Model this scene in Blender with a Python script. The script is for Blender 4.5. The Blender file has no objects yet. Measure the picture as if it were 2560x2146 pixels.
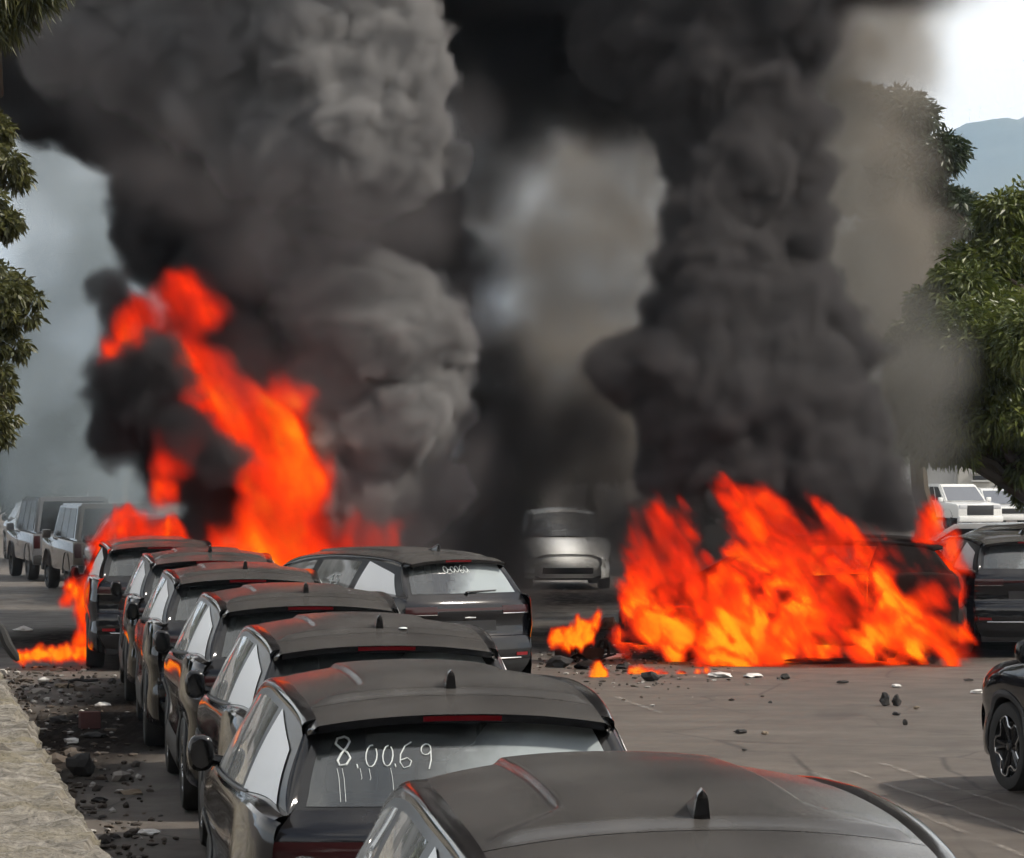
import bpy, bmesh, math, random
from math import sin, cos, pi, radians as R
from mathutils import Vector, Matrix, noise as mn

S = bpy.context.scene
C = S.collection
# ------------------------------------------------------------------ camera, sky, sun, exposure
F = 7800.0                      # focal length in pixels of the 2560 px wide photograph
HOR = 1160.0                    # row of the horizon in the photograph
CAMZ = 2.59
cam = bpy.data.cameras.new('camera')
co = bpy.data.objects.new('camera', cam); C.objects.link(co)
cam.sensor_width = 36; cam.lens = F / 2560 * 36; cam.clip_start = .5; cam.clip_end = 30000
co.location = (0, 0, CAMZ); co.rotation_euler = (R(90) + math.atan((HOR - 1073) / F), 0, 0)
S.camera = co

SUN_AZ, SUN_EL = R(102), R(46)   # azimuth from +Y towards +X
w = bpy.data.worlds.new('World'); S.world = w; w.use_nodes = True
wt = w.node_tree; bg = wt.nodes['Background']
sky = wt.nodes.new('ShaderNodeTexSky'); sky.sky_type = 'NISHITA'; sky.sun_disc = False
sky.sun_elevation = SUN_EL; sky.sun_rotation = SUN_AZ; sky.dust_density = 2.0
tc = wt.nodes.new('ShaderNodeTexCoord')
mp = wt.nodes.new('ShaderNodeMapping'); mp.inputs['Scale'].default_value = (1, 1, 2.6)
cn = wt.nodes.new('ShaderNodeTexNoise'); cn.inputs['Scale'].default_value = 2.3; cn.inputs['Detail'].default_value = 6
cr = wt.nodes.new('ShaderNodeMapRange')
cr.inputs[1].default_value = .46; cr.inputs[2].default_value = .68; cr.inputs[3].default_value = .04; cr.inputs[4].default_value = 1.0
mx = wt.nodes.new('ShaderNodeMixRGB'); mx.inputs[2].default_value = (16.5, 15.9, 14.8, 1)   # sunlit cloud
sz = wt.nodes.new('ShaderNodeSeparateXYZ'); lowr = wt.nodes.new('ShaderNodeMapRange')       # cloud closes up towards the horizon
lowr.inputs[1].default_value = .22; lowr.inputs[2].default_value = .70; lowr.inputs[3].default_value = .95; lowr.inputs[4].default_value = 0.0
mxx = wt.nodes.new('ShaderNodeMath'); mxx.operation = 'MAXIMUM'
wt.links.new(tc.outputs['Generated'], mp.inputs[0]); wt.links.new(mp.outputs[0], cn.inputs['Vector'])
wt.links.new(cn.outputs[0], cr.inputs[0]); wt.links.new(tc.outputs['Generated'], sz.inputs[0]); wt.links.new(sz.outputs[2], lowr.inputs[0])
wt.links.new(cr.outputs[0], mxx.inputs[0]); wt.links.new(lowr.outputs[0], mxx.inputs[1]); wt.links.new(mxx.outputs[0], mx.inputs[0])
wt.links.new(sky.outputs[0], mx.inputs[1]); wt.links.new(mx.outputs[0], bg.inputs[0])
bg.inputs[1].default_value = .085

sl = bpy.data.lights.new('sun', 'SUN'); so = bpy.data.objects.new('sun', sl); C.objects.link(so)
sl.energy = 4.2; sl.angle = R(3); sl.color = (1, .93, .82)
so.rotation_euler = (R(90) - SUN_EL, 0, pi - SUN_AZ)

vs = S.view_settings
vs.view_transform = 'Standard'; vs.look = 'None'; vs.gamma = 1; vs.exposure = 0.1; vs.use_curve_mapping = False
cy = S.cycles
cy.use_denoising = True; cy.use_adaptive_sampling = True; cy.adaptive_threshold = .06; cy.adaptive_min_samples = 20
cy.max_bounces = 8; cy.diffuse_bounces = 2; cy.glossy_bounces = 3; cy.transmission_bounces = 4
cy.transparent_max_bounces = 16; cy.volume_bounces = 1; cy.volume_step_rate = 5.0
cy.caustics_reflective = False; cy.caustics_refractive = False

def at(px, py, d):              # a point seen at a photograph pixel, d metres away
    return Vector(((px - 1280) * d / F, d, CAMZ - (py - HOR) * d / F))
def gnd(px, py, z=0.0):         # the ground point seen at a pixel
    d = F * (CAMZ - z) / (py - HOR)
    return Vector(((px - 1280) * d / F, d, z))

# ------------------------------------------------------------------ helpers
def spl(*pts):                  # smooth curve through (t, value) pairs
    n = len(pts); xs = [p[0] for p in pts]; ys = [p[1] for p in pts]
    m = []
    for i in range(n):
        if i == 0: m.append((ys[1]-ys[0])/(xs[1]-xs[0]))
        elif i == n-1: m.append((ys[-1]-ys[-2])/(xs[-1]-xs[-2]))
        else: m.append((ys[i+1]-ys[i-1])/(xs[i+1]-xs[i-1]))
    def f(t):
        t = min(max(t, xs[0]), xs[-1])
        i = 0
        while i < n-2 and t > xs[i+1]: i += 1
        h = xs[i+1]-xs[i]; s = (t-xs[i])/h
        return ((2*s**3-3*s**2+1)*ys[i] + (s**3-2*s**2+s)*h*m[i] + (-2*s**3+3*s**2)*ys[i+1] + (s**3-s**2)*h*m[i+1])
    return f
def lin(a, b, n): return [a + (b-a)*i/(n-1) for i in range(n)]
def sst(a, b, x):
    t = min(max((x-a)/(b-a), 0), 1); return t*t*(3-2*t)

class MB:
    def __init__(s): s.v = []; s.f = []
    def grid(s, fn, us, vs, flip=False, keep=None):
        o = len(s.v); nv = len(vs)
        for u in us:
            for v in vs: s.v.append(tuple(fn(u, v)))
        for i in range(len(us)-1):
            for j in range(nv-1):
                if keep and not keep((us[i]+us[i+1])/2, (vs[j]+vs[j+1])/2): continue
                q = (o+i*nv+j, o+(i+1)*nv+j, o+(i+1)*nv+j+1, o+i*nv+j+1)
                s.f.append(q[::-1] if flip else q)
        return s
    def box(s, a, b, bev=0.0, mt=None):
        bm = bmesh.new(); bmesh.ops.create_cube(bm, size=1)
        for v in bm.verts: v.co = Vector([(a[k]+b[k])/2 + v.co[k]*(b[k]-a[k]) for k in range(3)])
        if bev: bmesh.ops.bevel(bm, geom=bm.edges[:], offset=bev, segments=2, affect='EDGES', profile=.6)
        return s.bm(bm, mt)
    def bm(s, bm, mt=None):
        o = len(s.v); bm.verts.index_update()
        for v in bm.verts: s.v.append(tuple(mt @ v.co) if mt else tuple(v.co))
        for f in bm.faces: s.f.append(tuple(o+v.index for v in f.verts))
        bm.free(); return s
    def prism(s, poly, x0, x1, bev=0.0, mt=None):      # polygon in (y, z) pushed along x
        bm = bmesh.new()
        vs_ = [bm.verts.new((x0, p[0], p[1])) for p in poly]
        f = bm.faces.new(vs_)
        r = bmesh.ops.extrude_face_region(bm, geom=[f])
        for e in r['geom']:
            if isinstance(e, bmesh.types.BMVert): e.co.x = x1
        bmesh.ops.recalc_face_normals(bm, faces=bm.faces[:])
        if bev: bmesh.ops.bevel(bm, geom=bm.edges[:], offset=bev, segments=2, affect='EDGES', profile=.6)
        return s.bm(bm, mt)
    def tube(s, pts, rad, n=6, cap=True):
        o = len(s.v); pts = [Vector(p) for p in pts]; k = len(pts)
        rr = rad if isinstance(rad, (list, tuple)) else [rad]*k
        for i, p in enumerate(pts):
            d = (pts[min(i+1, k-1)] - pts[max(i-1, 0)]).normalized()
            a = d.cross(Vector((0, 0, 1)) if abs(d.z) < .9 else Vector((1, 0, 0))).normalized(); b = d.cross(a)
            for j in range(n):
                t = 2*pi*j/n; s.v.append(tuple(p + a*cos(t)*rr[i] + b*sin(t)*rr[i]))
        for i in range(k-1):
            for j in range(n):
                s.f.append((o+i*n+j, o+i*n+(j+1) % n, o+(i+1)*n+(j+1) % n, o+(i+1)*n+j))
        if cap:
            s.f.append(tuple(o+j for j in range(n))[::-1]); s.f.append(tuple(o+(k-1)*n+j for j in range(n)))
        return s
    def lathe(s, prof, n=28, axis='x'):                # profile of (radius, along)
        o = len(s.v); k = len(prof)
        for i in range(n):
            t = 2*pi*i/n
            for r, a in prof: s.v.append((a, r*cos(t), r*sin(t)))
        for i in range(n):
            for j in range(k-1):
                s.f.append((o+i*k+j, o+((i+1) % n)*k+j, o+((i+1) % n)*k+j+1, o+i*k+j+1))
        return s
    def mesh(s, name, mat, smooth=True):
        me = bpy.data.meshes.new(name); me.from_pydata(s.v, [], s.f)
        if mat: me.materials.append(mat)
        me.polygons.foreach_set('use_smooth', [smooth]*len(me.polygons))
        if smooth:
            me.update()
            try: me.set_sharp_from_angle(angle=R(38))
            except Exception: pass
        me.update(); return me
    def build(s, name, mat, parent=None, smooth=True):
        o = bpy.data.objects.new(name, s.mesh(name, mat, smooth)); C.objects.link(o)
        if parent: o.parent = parent
        return o
def tag(o, label=None, cat=None, group=None, kind=None):
    for k, v in (('label', label), ('category', cat), ('group', group), ('kind', kind)):
        if v: o[k] = v
    return o
def empty(name, loc=(0, 0, 0), rz=0):
    o = bpy.data.objects.new(name, None); C.objects.link(o)
    o.location = loc; o.rotation_euler = (0, 0, rz); o.empty_display_size = .1
    return o
def copy_tree(o, parent=None, skip=(), swap=None):
    c = o.copy(); C.objects.link(c); c.parent = parent
    if swap and c.type == 'MESH':
        m = swap(c.name.split('.')[0], c.data.materials[0])
        if m is not c.data.materials[0]:
            c.data = c.data.copy(); c.data.materials[0] = m
    for ch in [x for x in o.children]:
        if ch.name.split('.')[0] not in skip: copy_tree(ch, c, skip, swap)
    return c

# ------------------------------------------------------------------ materials
class NT:
    def __init__(s, name):
        s.m = bpy.data.materials.new(name); s.m.use_nodes = True; s.t = s.m.node_tree; s.t.nodes.clear()
        s.out = s.t.nodes.new('ShaderNodeOutputMaterial')
    def n(s, typ, **kw):
        x = s.t.nodes.new(typ)
        for k, v in kw.items():
            if k.startswith('_'): setattr(x, k[1:], v)
            else:
                i = x.inputs[k.replace('9', ' ')] if not k.startswith('i') or not k[1:].isdigit() else x.inputs[int(k[1:])]
                if hasattr(v, 'is_linked'): s.t.links.new(v, i)
                else: i.default_value = v
        return x
    def noise(s, scale, detail=4, vec=None, rough=.55):
        x = s.n('ShaderNodeTexNoise'); x.inputs['Scale'].default_value = scale; x.inputs['Detail'].default_value = detail
        x.inputs['Roughness'].default_value = rough
        v = vec or s.coord(); s.t.links.new(v, x.inputs['Vector']); return x.outputs[0]
    def coord(s, stretch=None, kind='Object'):
        v = s.n('ShaderNodeTexCoord').outputs[kind]
        if stretch:
            mp = s.n('ShaderNodeMapping'); mp.inputs['Scale'].default_value = stretch; s.t.links.new(v, mp.inputs[0]); v = mp.outputs[0]
        return v
    def math(s, op, a, b=0.0, clamp=False):
        return s.n('ShaderNodeMath', _operation=op, _use_clamp=clamp, i0=a, i1=b).outputs[0]
    def rng(s, v, a, b, c=0.0, d=1.0):
        x = s.n('ShaderNodeMapRange', i0=v); 
        for k, q in enumerate((a, b, c, d)): x.inputs[k+1].default_value = q
        return x.outputs[0]
    def mix(s, f, a, b):
        x = s.n('ShaderNodeMixRGB', i0=f)
        for k, q in ((1, a), (2, b)):
            if hasattr(q, 'is_linked'): s.t.links.new(q, x.inputs[k])
            else: x.inputs[k].default_value = (*q, 1)
        return x.outputs[0]
    def bump(s, h, strength=.3, dist=.02):
        return s.n('ShaderNodeBump', Strength=strength, Distance=dist, Height=h).outputs[0]
    def pbr(s, col, rough=.5, metal=0.0, normal=None, **kw):
        p = s.n('ShaderNodeBsdfPrincipled', Metallic=metal)
        for k, q in (('Base Color', col), ('Roughness', rough)):
            if hasattr(q, 'is_linked'): s.t.links.new(q, p.inputs[k])
            else: p.inputs[k].default_value = (*q, 1) if isinstance(q, tuple) else q
        for k, q in kw.items(): p.inputs[k.replace('9', ' ')].default_value = q
        if normal: s.t.links.new(normal, p.inputs['Normal'])
        s.t.links.new(p.outputs[0], s.out.inputs[0]); s.p = p
        return s.m

def plain(name, col, rough=.5, metal=0.0, var=.25, scale=9.0, bump=0.0, **kw):
    k = NT(name); nz = k.noise(scale)
    c = k.mix(nz, tuple(x*(1-var) for x in col), tuple(x*(1+var) for x in col))
    return k.pbr(c, rough, metal, k.bump(k.noise(scale*3), bump, .01) if bump else None, **kw)

def paint(name, col, dust=.5, dustcol=(.20, .185, .17), rough=.07, coat=.3, spec=.5):
    k = NT(name)
    up = k.n('ShaderNodeSeparateXYZ', i0=k.n('ShaderNodeNewGeometry').outputs['Normal']).outputs[2]
    big = k.noise(1.7, 2); fine = k.noise(55, 3); st = k.noise(6, 4, k.coord((1, .25, 1)))
    d = k.math('MULTIPLY', k.rng(up, .35, .95, .05, 1.0), dust)
    d = k.math('MULTIPLY', d, k.rng(big, .25, .75, .55, 1.15))
    d = k.math('MULTIPLY', d, k.rng(st, .3, .7, .85, 1.08))
    d = k.math('MULTIPLY', d, k.rng(fine, .2, .8, .95, 1.05), True)
    c = k.mix(d, col, dustcol)
    ro = k.math('ADD', k.math('MULTIPLY', k.math('MULTIPLY', k.rng(up, .35, .95, .05, 1.0), dust), .42), rough)
    m = k.pbr(c, ro, 0.0, k.bump(k.noise(1.1, 1), .02, .05))
    k.p.inputs['Specular IOR Level'].default_value = spec; k.p.inputs['Coat Weight'].default_value = coat; k.p.inputs['Coat Roughness'].default_value = .06
    return m
def glass(name, tint=.30, dust=.12, dustcol=(.55, .56, .55), refl=1.7, sunlit_film=0.0):
    k = NT(name)
    tr = k.n('ShaderNodeBsdfTransparent'); tr.inputs[0].default_value = (tint*.95, tint*1.02, tint, 1)
    gl = k.n('ShaderNodeBsdfGlossy'); gl.inputs['Roughness'].default_value = .02; gl.inputs[0].default_value = (1, 1, 1, 1)
    fr = k.n('ShaderNodeFresnel', IOR=1.52)
    m1 = k.n('ShaderNodeMixShader', i0=k.math('MULTIPLY', fr.outputs[0], refl, True), i1=tr.outputs[0], i2=gl.outputs[0])
    df = k.n('ShaderNodeBsdfDiffuse'); df.inputs[0].default_value = (*dustcol, 1)
    dm = k.math('MULTIPLY', k.rng(k.noise(3.0, 5, k.coord((1, 1, .4))), .3, .75, .35, 1.2), dust, True)
    if sunlit_film:                    # sun and spoiler shade painted as dust: thick lower right, thin above
        sx = k.n('ShaderNodeSeparateXYZ', i0=k.coord()); nn = k.noise(4, 4)
        e_ = k.math('ADD', k.math('SUBTRACT', sx.outputs[0], k.math('MULTIPLY', k.math('SUBTRACT', sx.outputs[2], 1.30), .9)), k.math('MULTIPLY', nn, .35))
        dm = k.math('ADD', dm, k.rng(e_, .0, .34, 0, sunlit_film), True)
    m2 = k.n('ShaderNodeMixShader', i0=dm, i1=m1.outputs[0], i2=df.outputs[0])
    k.t.links.new(m2.outputs[0], k.out.inputs[0]); return k.m

M = {}
M['paint'] = paint('black_paint', (.006, .006, .008), .16)
M['roof'] = paint('dusty_black_roof', (.010, .010, .011), .38, rough=.10, coat=.08, spec=.5)
M['trim'] = paint('gloss_black_trim', (.006, .006, .007), .08, rough=.13)
M['frame'] = plain('satin_black_frame', (.008, .008, .009), .32)
M['clad'] = plain('black_cladding', (.022, .022, .023), .55, bump=.15)
M['silver'] = plain('silver_panel', (.86, .87, .87), .35, .0, .03, 4)
M['chrome'] = plain('bright_metal', (.62, .62, .62), .22, 1.0, .05)
M['glass'] = glass('side_glass', .34, .50, (.68, .68, .65))
M['rglass'] = glass('rear_glass', .30, .09, (.50, .56, .58), 2.4, .55)
M['wglass'] = glass('windscreen_glass', .72, .06)
M['mglass'] = plain('mirror_glass', (.10, .105, .115), .05, 1.0, .05)
M['inside'] = plain('dark_interior', (.018, .018, .02), .8)
M['seat'] = plain('seat_fabric', (.05, .05, .055), .8)
M['red'] = plain('red_lens', (.20, .008, .012), .15, 0, .1)
M['redlamp'] = plain('tail_lens', (.035, .010, .011), .10, 0, .2)
M['lamp'] = plain('clear_lens', (.55, .56, .58), .12, 0, .1)
M['rubber'] = plain('tyre_rubber', (.022, .021, .02), .8, bump=.3, scale=20)
M['rim'] = plain('black_rim', (.02, .02, .021), .25)
M['chalk'] = plain('white_marker', (.66, .70, .70), .7)
M['char'] = plain('charred_metal', (.014, .011, .010), .85, 0, .6, 5, .5, Specular9IOR9Level=.08)
M['rust'] = plain('burnt_metal', (.07, .032, .020), .85, 0, .7, 7, .5, Specular9IOR9Level=.1)

# ------------------------------------------------------------------ the crossover
Ex = spl((.28, .600), (.62, .605), (1.2, .622), (2.0, .622), (2.75, .612), (3.2, .68), (3.62, .76))
Ez = spl((.28, 1.505), (.62, 1.552), (1.2, 1.582), (2.0, 1.578), (2.75, 1.520), (3.2, 1.30), (3.62, 1.06))
Ec = spl((.28, 1.548), (.62, 1.602), (1.2, 1.632), (1.7, 1.638), (2.3, 1.622), (2.75, 1.580), (3.2, 1.365), (3.62, 1.10))
Tx = spl((.12, .715), (.25, .682), (.40, .658), (.62, .668), (1.2, .700), (2.0, .710), (2.75, .722), (3.2, .772), (3.55, .835))
Tz = spl((.12, 1.20), (.25, 1.35), (.40, 1.455), (.62, 1.508), (1.2, 1.548), (2.0, 1.543), (2.75, 1.445), (3.2, 1.235), (3.55, 1.080))
Bx = spl((.12, .735), (.5, .795), (1.1, .865), (2.2, .892), (3.0, .892), (3.55, .862))
Bz = spl((.12, 1.155), (.5, 1.185), (1.1, 1.155), (2.2, 1.10), (3.0, 1.07), (3.55, 1.045))
PX = spl((0, .72), (.06, .80), (.15, .862), (.4, .905), (1.0, .925), (3.6, .925), (4.1, .89), (4.3, .83), (4.45, .74), (4.58, .60))
def body_top(y): return spl((.0, 1.10), (.12, 1.145), (.5, 1.17), (1.1, 1.145), (2.2, 1.10), (3.0, 1.07), (3.55, 1.045), (4.0, .965), (4.3, .84), (4.45, .72), (4.58, .60))(y)
def side(y, t, sg=1):           # body side, t from sill (0) to belt (1)
    zt = body_top(y); px = PX(y)
    wheelb = .012*math.exp(-((y-.9)/.5)**2) + .012*math.exp(-((y-3.66)/.5)**2)
    xr = spl((0, -.055), (.10, -.012), (.30, 0), (.52, -.018), (.70, .004+wheelb), (.84, -.004+wheelb), (.94, -.015), (1, -.04))(t)
    q = min(1.0, (zt-.23)/.80); zz = spl((0, .23), (.10, .23+.04*q), (.30, .23+.23*q), (.52, .23+.43*q), (.70, .23+.60*q), (.84, .23+.725*q), (.94, zt-.03), (1, zt))(t)
    return (sg*(px + xr), y, zz)
def green(y0, y1, k, s, sg=1):  # glasshouse side; y slides from y0 at the belt to y1 at the top
    y = y0 + (y1-y0)*s
    bul = .012*sin(pi*s)
    return (sg*(Bx(y)*(1-s) + Tx(y)*s + bul), y, Bz(y)*(1-s) + Tz(y)*s)
prof = spl((.26, .14), (.34, .05), (.46, .0), (.60, -.005), (.70, .015), (.74, .05), (.88, .06), (.97, .035), (1.07, .05), (1.165, .115), (1.19, .135), (1.35, .27), (1.505, .40))
xlim = spl((.26, .70), (.46, .80), (.72, .815), (1.0, .805), (1.09, .775), (1.165, .715), (1.19, .70), (1.35, .655), (1.505, .585))
def rear(u, z, off=0.0):        # rear end, u from -1 to 1
    x = u*xlim(z)
    return (x, prof(z) + .085*abs(x/.82)**3 - off, z)
def roofp(y, u, off=0.0):
    e = Ex(y); ez = Ez(y); ec = Ec(y); x = u*e
    z = ec - (ec-ez)*abs(u)**2.3
    lim = .355 + .22*sst(1.05, .66, y)          # raised centre, running out to the edge at the back
    z += .020*(1-sst(lim-.016, lim+.016, abs(x)))*sst(.64, .72, y)*sst(2.75, 2.62, y)
    return (x, y + (.10*(1-u*u) if y > 2.7 else .10*(1-u*u)*sst(2.2, 2.75, y)), z+off)

def make_wheel(name, sg, parent, y):
    wroot = empty(name); wroot.parent = parent; wroot.location = (sg*.80, y, .355)
    tp = [(.245, -.105), (.30, -.118), (.335, -.112), (.352, -.085), (.355, 0), (.352, .085), (.335, .112), (.30, .118), (.245, .105)]
    MB().lathe(tp, 32).build('tyre', M['rubber'], wroot)
    MB().lathe([(.0, sg*.045), (.22, sg*.035), (.235, sg*.075), (.25, sg*.10), (.252, -sg*.10)], 32).build('rim', M['rim'], wroot)
    sp = MB(); star = []
    for i in range(5):
        a = 2*pi*i/5
        for da in (-.13, .13):
            sp.tube([(sg*.07, .05*cos(a), .05*sin(a)), (sg*.085, .235*cos(a+da), .235*sin(a+da))], .016, 5)
        for da, rr in ((-.28, .228), (-.12, .242), (.12, .242), (.28, .228), (.46, .165), (.80, .165)):
            star.append((sg*.10, rr*cos(a+da), rr*sin(a+da)))
    sp.build('spoke', M['rim'], wroot)
    star.append(star[0]); MB().tube(star, .0085, 5, False).build('rim_edge', M['chrome'], wroot)
    MB().lathe([(0, sg*.10), (.03, sg*.098), (.036, sg*.085)], 16).build('hub_cap', M['rim'], wroot)
    return wroot

def make_car():
    root = empty('crossover_car')
    P = lambda name, mb, mat, par=root: mb.build(name, M[mat], par)
    # --- sides
    for sg in (1, -1):
        def keep(y, t):
            z = side(y, t)[2]
            return all(math.hypot(y-wy, z-.355) > .395 for wy in (.88, 3.66))
        def sd(y, t):
            x, yy, z = side(y, t, sg)
            for wy in (.88, 3.66):
                dd = math.hypot(yy-wy, z-.355)
                if dd < .43 and dd > .01:
                    q = .40/dd if dd > .36 else 1
                    if dd > .36: yy, z = wy+(yy-wy)*q, .355+(z-.355)*q
            return (x, yy, max(z, .23))
        ts = lin(0, 1, 27)
        for nm, a, b in (('rear_fender', .07, 1.235), ('rear_door', 1.245, 2.195), ('front_door', 2.205, 3.215), ('front_fender', 3.225, 4.5)):
            P(nm, MB().grid(sd, lin(a, b, max(8, int((b-a)/.04))), ts, sg < 0, keep), 'paint')
        # cladding: arches and sill
        for wy in (.88, 3.66):
            def arch(t, k, wy=wy):
                a = pi*(-.06 + 1.12*t); rr = .392 + .058*min(k, 1); y = wy + rr*cos(a); z = .355 + rr*sin(a)
                zz = min(max(z, .24), body_top(y)-.05); tt = (zz-.23)/(body_top(y)-.23)
                x = side(y, tt)[0]
                xo = x + .014 - .02*abs(k-.5) if k <= 1 else x-.02
                if k < 0: xo = x-.06
                return (sg*xo, y, z)
            P('wheel_arch', MB().grid(arch, lin(0, 1, 25), [-.2, 0, .5, 1, 1.05], sg > 0), 'clad')
            P('arch_liner', MB().grid(lambda t, k, wy=wy: (sg*(.52+.36*k), wy+.40*cos(pi*(-.08+1.16*t)), max(.355+.40*sin(pi*(-.08+1.16*t)), .2)), lin(0, 1, 17), [0, 1], False), 'clad')
        P('sill_trim', MB().grid(lambda y, t: (lambda q: (q[0]+sg*.012*sin(pi*t), y, q[2]))(side(y, t*.34, sg)), lin(1.31, 3.23, 12), lin(0, 1, 6), sg < 0), 'clad')
        # door handles
        for y in (1.62, 2.58):
            P('door_handle', MB().box((sg*.905-.014, y-.11, .915), (sg*.905+.02, y+.11, .945), .008), 'trim')
        # glasshouse
        cols = [(.125, .405), (.30, .50), (1.13, .99), (1.25, 1.12), (2.10, 1.96), (2.25, 2.10), (3.38, 3.10), (3.55, 3.52)]
        isg = [0, 1, 0, 1, 0, 1, 0]
        fr = MB()
        for i in range(7):
            (a0, a1), (b0, b1) = cols[i], cols[i+1]
            n = max(3, int((b0-a0)/.06)+2)
            fn = lambda u, s, a0=a0, a1=a1, b0=b0, b1=b1: green(a0+(b0-a0)*u, a1+(b1-a1)*u, 0, s, sg)
            if isg[i]:
                fr.grid(fn, lin(0, 1, n), lin(0, .05, 2), sg < 0); fr.grid(fn, lin(0, 1, n), lin(.93, 1, 3), sg < 0)
                if i == 1:      # pale quarter panel, cut off at its upper rear corner
                    def qf(u, s):
                        s2 = .02 + .94*s*(.74 + .26*min(1, u*1.05))
                        q = green(a0+(b0-a0)*u, a1+(b1-a1)*u, 0, s2, sg); return (q[0]+sg*.006, q[1], q[2])
                    fr.grid(fn, lin(0, 1, n), lin(.05, .93, 6), sg < 0)
                    P('quarter_panel', MB().grid(qf, lin(0.02, .98, 9), lin(0, 1, 9), sg < 0), 'silver')
                else:
                    P('side_window', MB().grid(fn, lin(0, 1, n), lin(.05, .93, 9), sg < 0), 'glass')
            else:
                fr.grid(fn, lin(0, 1, n), lin(0, 1, 10), sg < 0)
        P('window_frame', fr, 'frame')
        P('belt_trim', MB().grid(lambda y, t: (sg*(Bx(y)+.004+.010*sin(pi*t)), y, Bz(y)-.012+.028*t), lin(.95, 3.5, 32), lin(0, 1, 4), sg < 0), 'clad')
        P('shoulder', MB().grid(lambda y, t: Vector(side(y, 1, sg))*(1-t) + Vector((sg*(Bx(y)-.004), y, Bz(y)+.004))*t + Vector((0, 0, .006*sin(pi*t))), lin(.10, 3.5, 40), lin(0, 1, 5), sg < 0), 'paint')
        P('rear_pillar', MB().grid(lambda s, t: Vector(rear(sg, 1.16+.345*s, -.003))*(1-t) + Vector(green(.125, .405, 0, s, sg))*t + Vector((sg*.008*sin(pi*t), -.006*sin(pi*t), 0)), lin(0, 1, 9), lin(0, 1, 5), sg < 0), 'trim')
        # rail between roof edge and window top
        def rail(y, t):
            a = Vector((Ex(y), y, Ez(y))); b = Vector((Tx(max(y, .40)), y, Tz(max(y, .40))))
            q = a*(1-t) + b*t; q += Vector((.026, 0, .018))*sin(pi*t)
            return (sg*q.x, q.y, q.z)
        P('roof_rail', MB().grid(rail, lin(.40, 3.6, 50), lin(0, 1, 8), sg < 0), 'trim')
        # mirror
        mr = MB(); bm = bmesh.new(); bmesh.ops.create_uvsphere(bm, u_segments=18, v_segments=12, radius=1)
        for v in bm.verts:
            c = v.co; sq = lambda q: math.copysign(abs(q)**.75, q)
            v.co = Vector((sg*(.975 + .066*sq(c.x)), 3.16 + (.035 if c.y < 0 else .10)*sq(c.y), 1.135 + .092*sq(c.z)))
        mr.bm(bm); mr.tube([(sg*.86, 3.20, 1.085), (sg*.93, 3.19, 1.10)], .03, 8)
        mo = P('mirror', mr, 'trim')
        P('mirror_glass', MB().grid(lambda a, r: (sg*.975 + .052*r*cos(a), 3.121, 1.135 + .074*r*sin(a)), lin(0, 2*pi, 21), [.0, .5, 1]), 'mglass', mo)
        # tail lamp wrapping the corner
        def tl(u, t):
            z = .965 + .085*t; x, y, zz = rear(sg*(.52+.48*u), z, .006)
            return (x, y, zz)
        lo = P('tail_lamp', MB().grid(tl, lin(0, 1, 10), lin(0, 1, 5), sg > 0), 'redlamp')
        P('lamp_trim', MB().tube([rear(sg*(.52+.48*u), .962, .012) for u in lin(0, 1, 8)], .006, 5), 'chrome', lo)
        P('reflector', MB().grid(lambda u, t: rear(sg*(.72+.2*u), .50+.035*t, .008), lin(0, 1, 4), [0, 1], sg > 0), 'red')
        for y in (.88, 3.66): make_wheel('wheel', sg, root, y)
        P('headlamp', MB().grid(lambda y, t: (lambda q: (q[0]+sg*.004, q[1], q[2]))(side(y, .80+.13*t, sg)), lin(4.12, 4.5, 8), lin(0, 1, 4), sg < 0), 'lamp')
    # --- roof, spoiler, screens
    us = sorted(set([round(x, 4) for x in lin(-1, 1, 41)] + [s*(q/.62) for s in (1, -1) for q in (.325, .335, .345, .355, .365, .375, .385)]))
    P('roof', MB().grid(roofp, lin(.628, 2.75, 54), us, True), 'roof')
    ant = MB()
    def fin(t, k):              # t from the tall back edge to the pointed front, k over the fin
        y = .70 + .25*t; h = .080*min(1, 1.12*max(0, 1-t)**1.15); q = 1-abs(2*k-1)
        ww = (.020*(1-t)**.5 + .003)*(1-q)**.8 + .0065*(1-t)*min(q*1.5, 1)*(1-.35*sst(.8, 1, q))
        return (math.copysign(ww, k-.5) if q < 1 else 0, y - .012*q*(1-t), roofp(y, 0)[2] - .004 + h*q + .004*q)
    ant.grid(fin, lin(0, 1, 14), lin(0, 1, 13), True)
    ant.grid(lambda s, k: (fin(0, k)[0]*s, fin(0, k)[1]-.004*(1-s), fin(0, k)[2]), [0, 1], lin(0, 1, 13))
    P('antenna', ant, 'trim')
    spo = P('spoiler', MB().grid(lambda y, u: roofp(y, u), lin(.28, .620, 9), lin(-1, 1, 29), True)
            .grid(lambda t, u: (lambda q: (q[0], q[1]+(.0, .012, .14, .20)[t], q[2]-(.0, .034, .040, .05)[t]))(roofp(.28, u)), [0, 1, 2, 3], lin(-1, 1, 29), False), 'roof')
    for sg in (1, -1):
        P('spoiler_fin', MB().grid(lambda y, t: ((Ex(y) + .02*sin(pi*t) + (Tx(.40)-Ex(.42)-.01)*t*sst(.28, .42, y))*sg, y, Ez(y) - t*(.034 + (Ez(.42)-Tz(.40)-.034)*sst(.28, .42, y))), lin(.28, .42, 6), lin(0, 1, 6), sg < 0), 'trim', spo)
    P('brake_light', MB().grid(lambda u, t: (u*.165, .283-.004+.010*t, roofp(.28, u*.27)[2]-.006-.022*t), lin(-1, 1, 9), [0, 1]), 'red', spo)
    P('roof_gap', MB().grid(lambda y, u: roofp(y, u, -.006), [.615, .635], lin(-1, 1, 21), True), 'inside')
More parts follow.
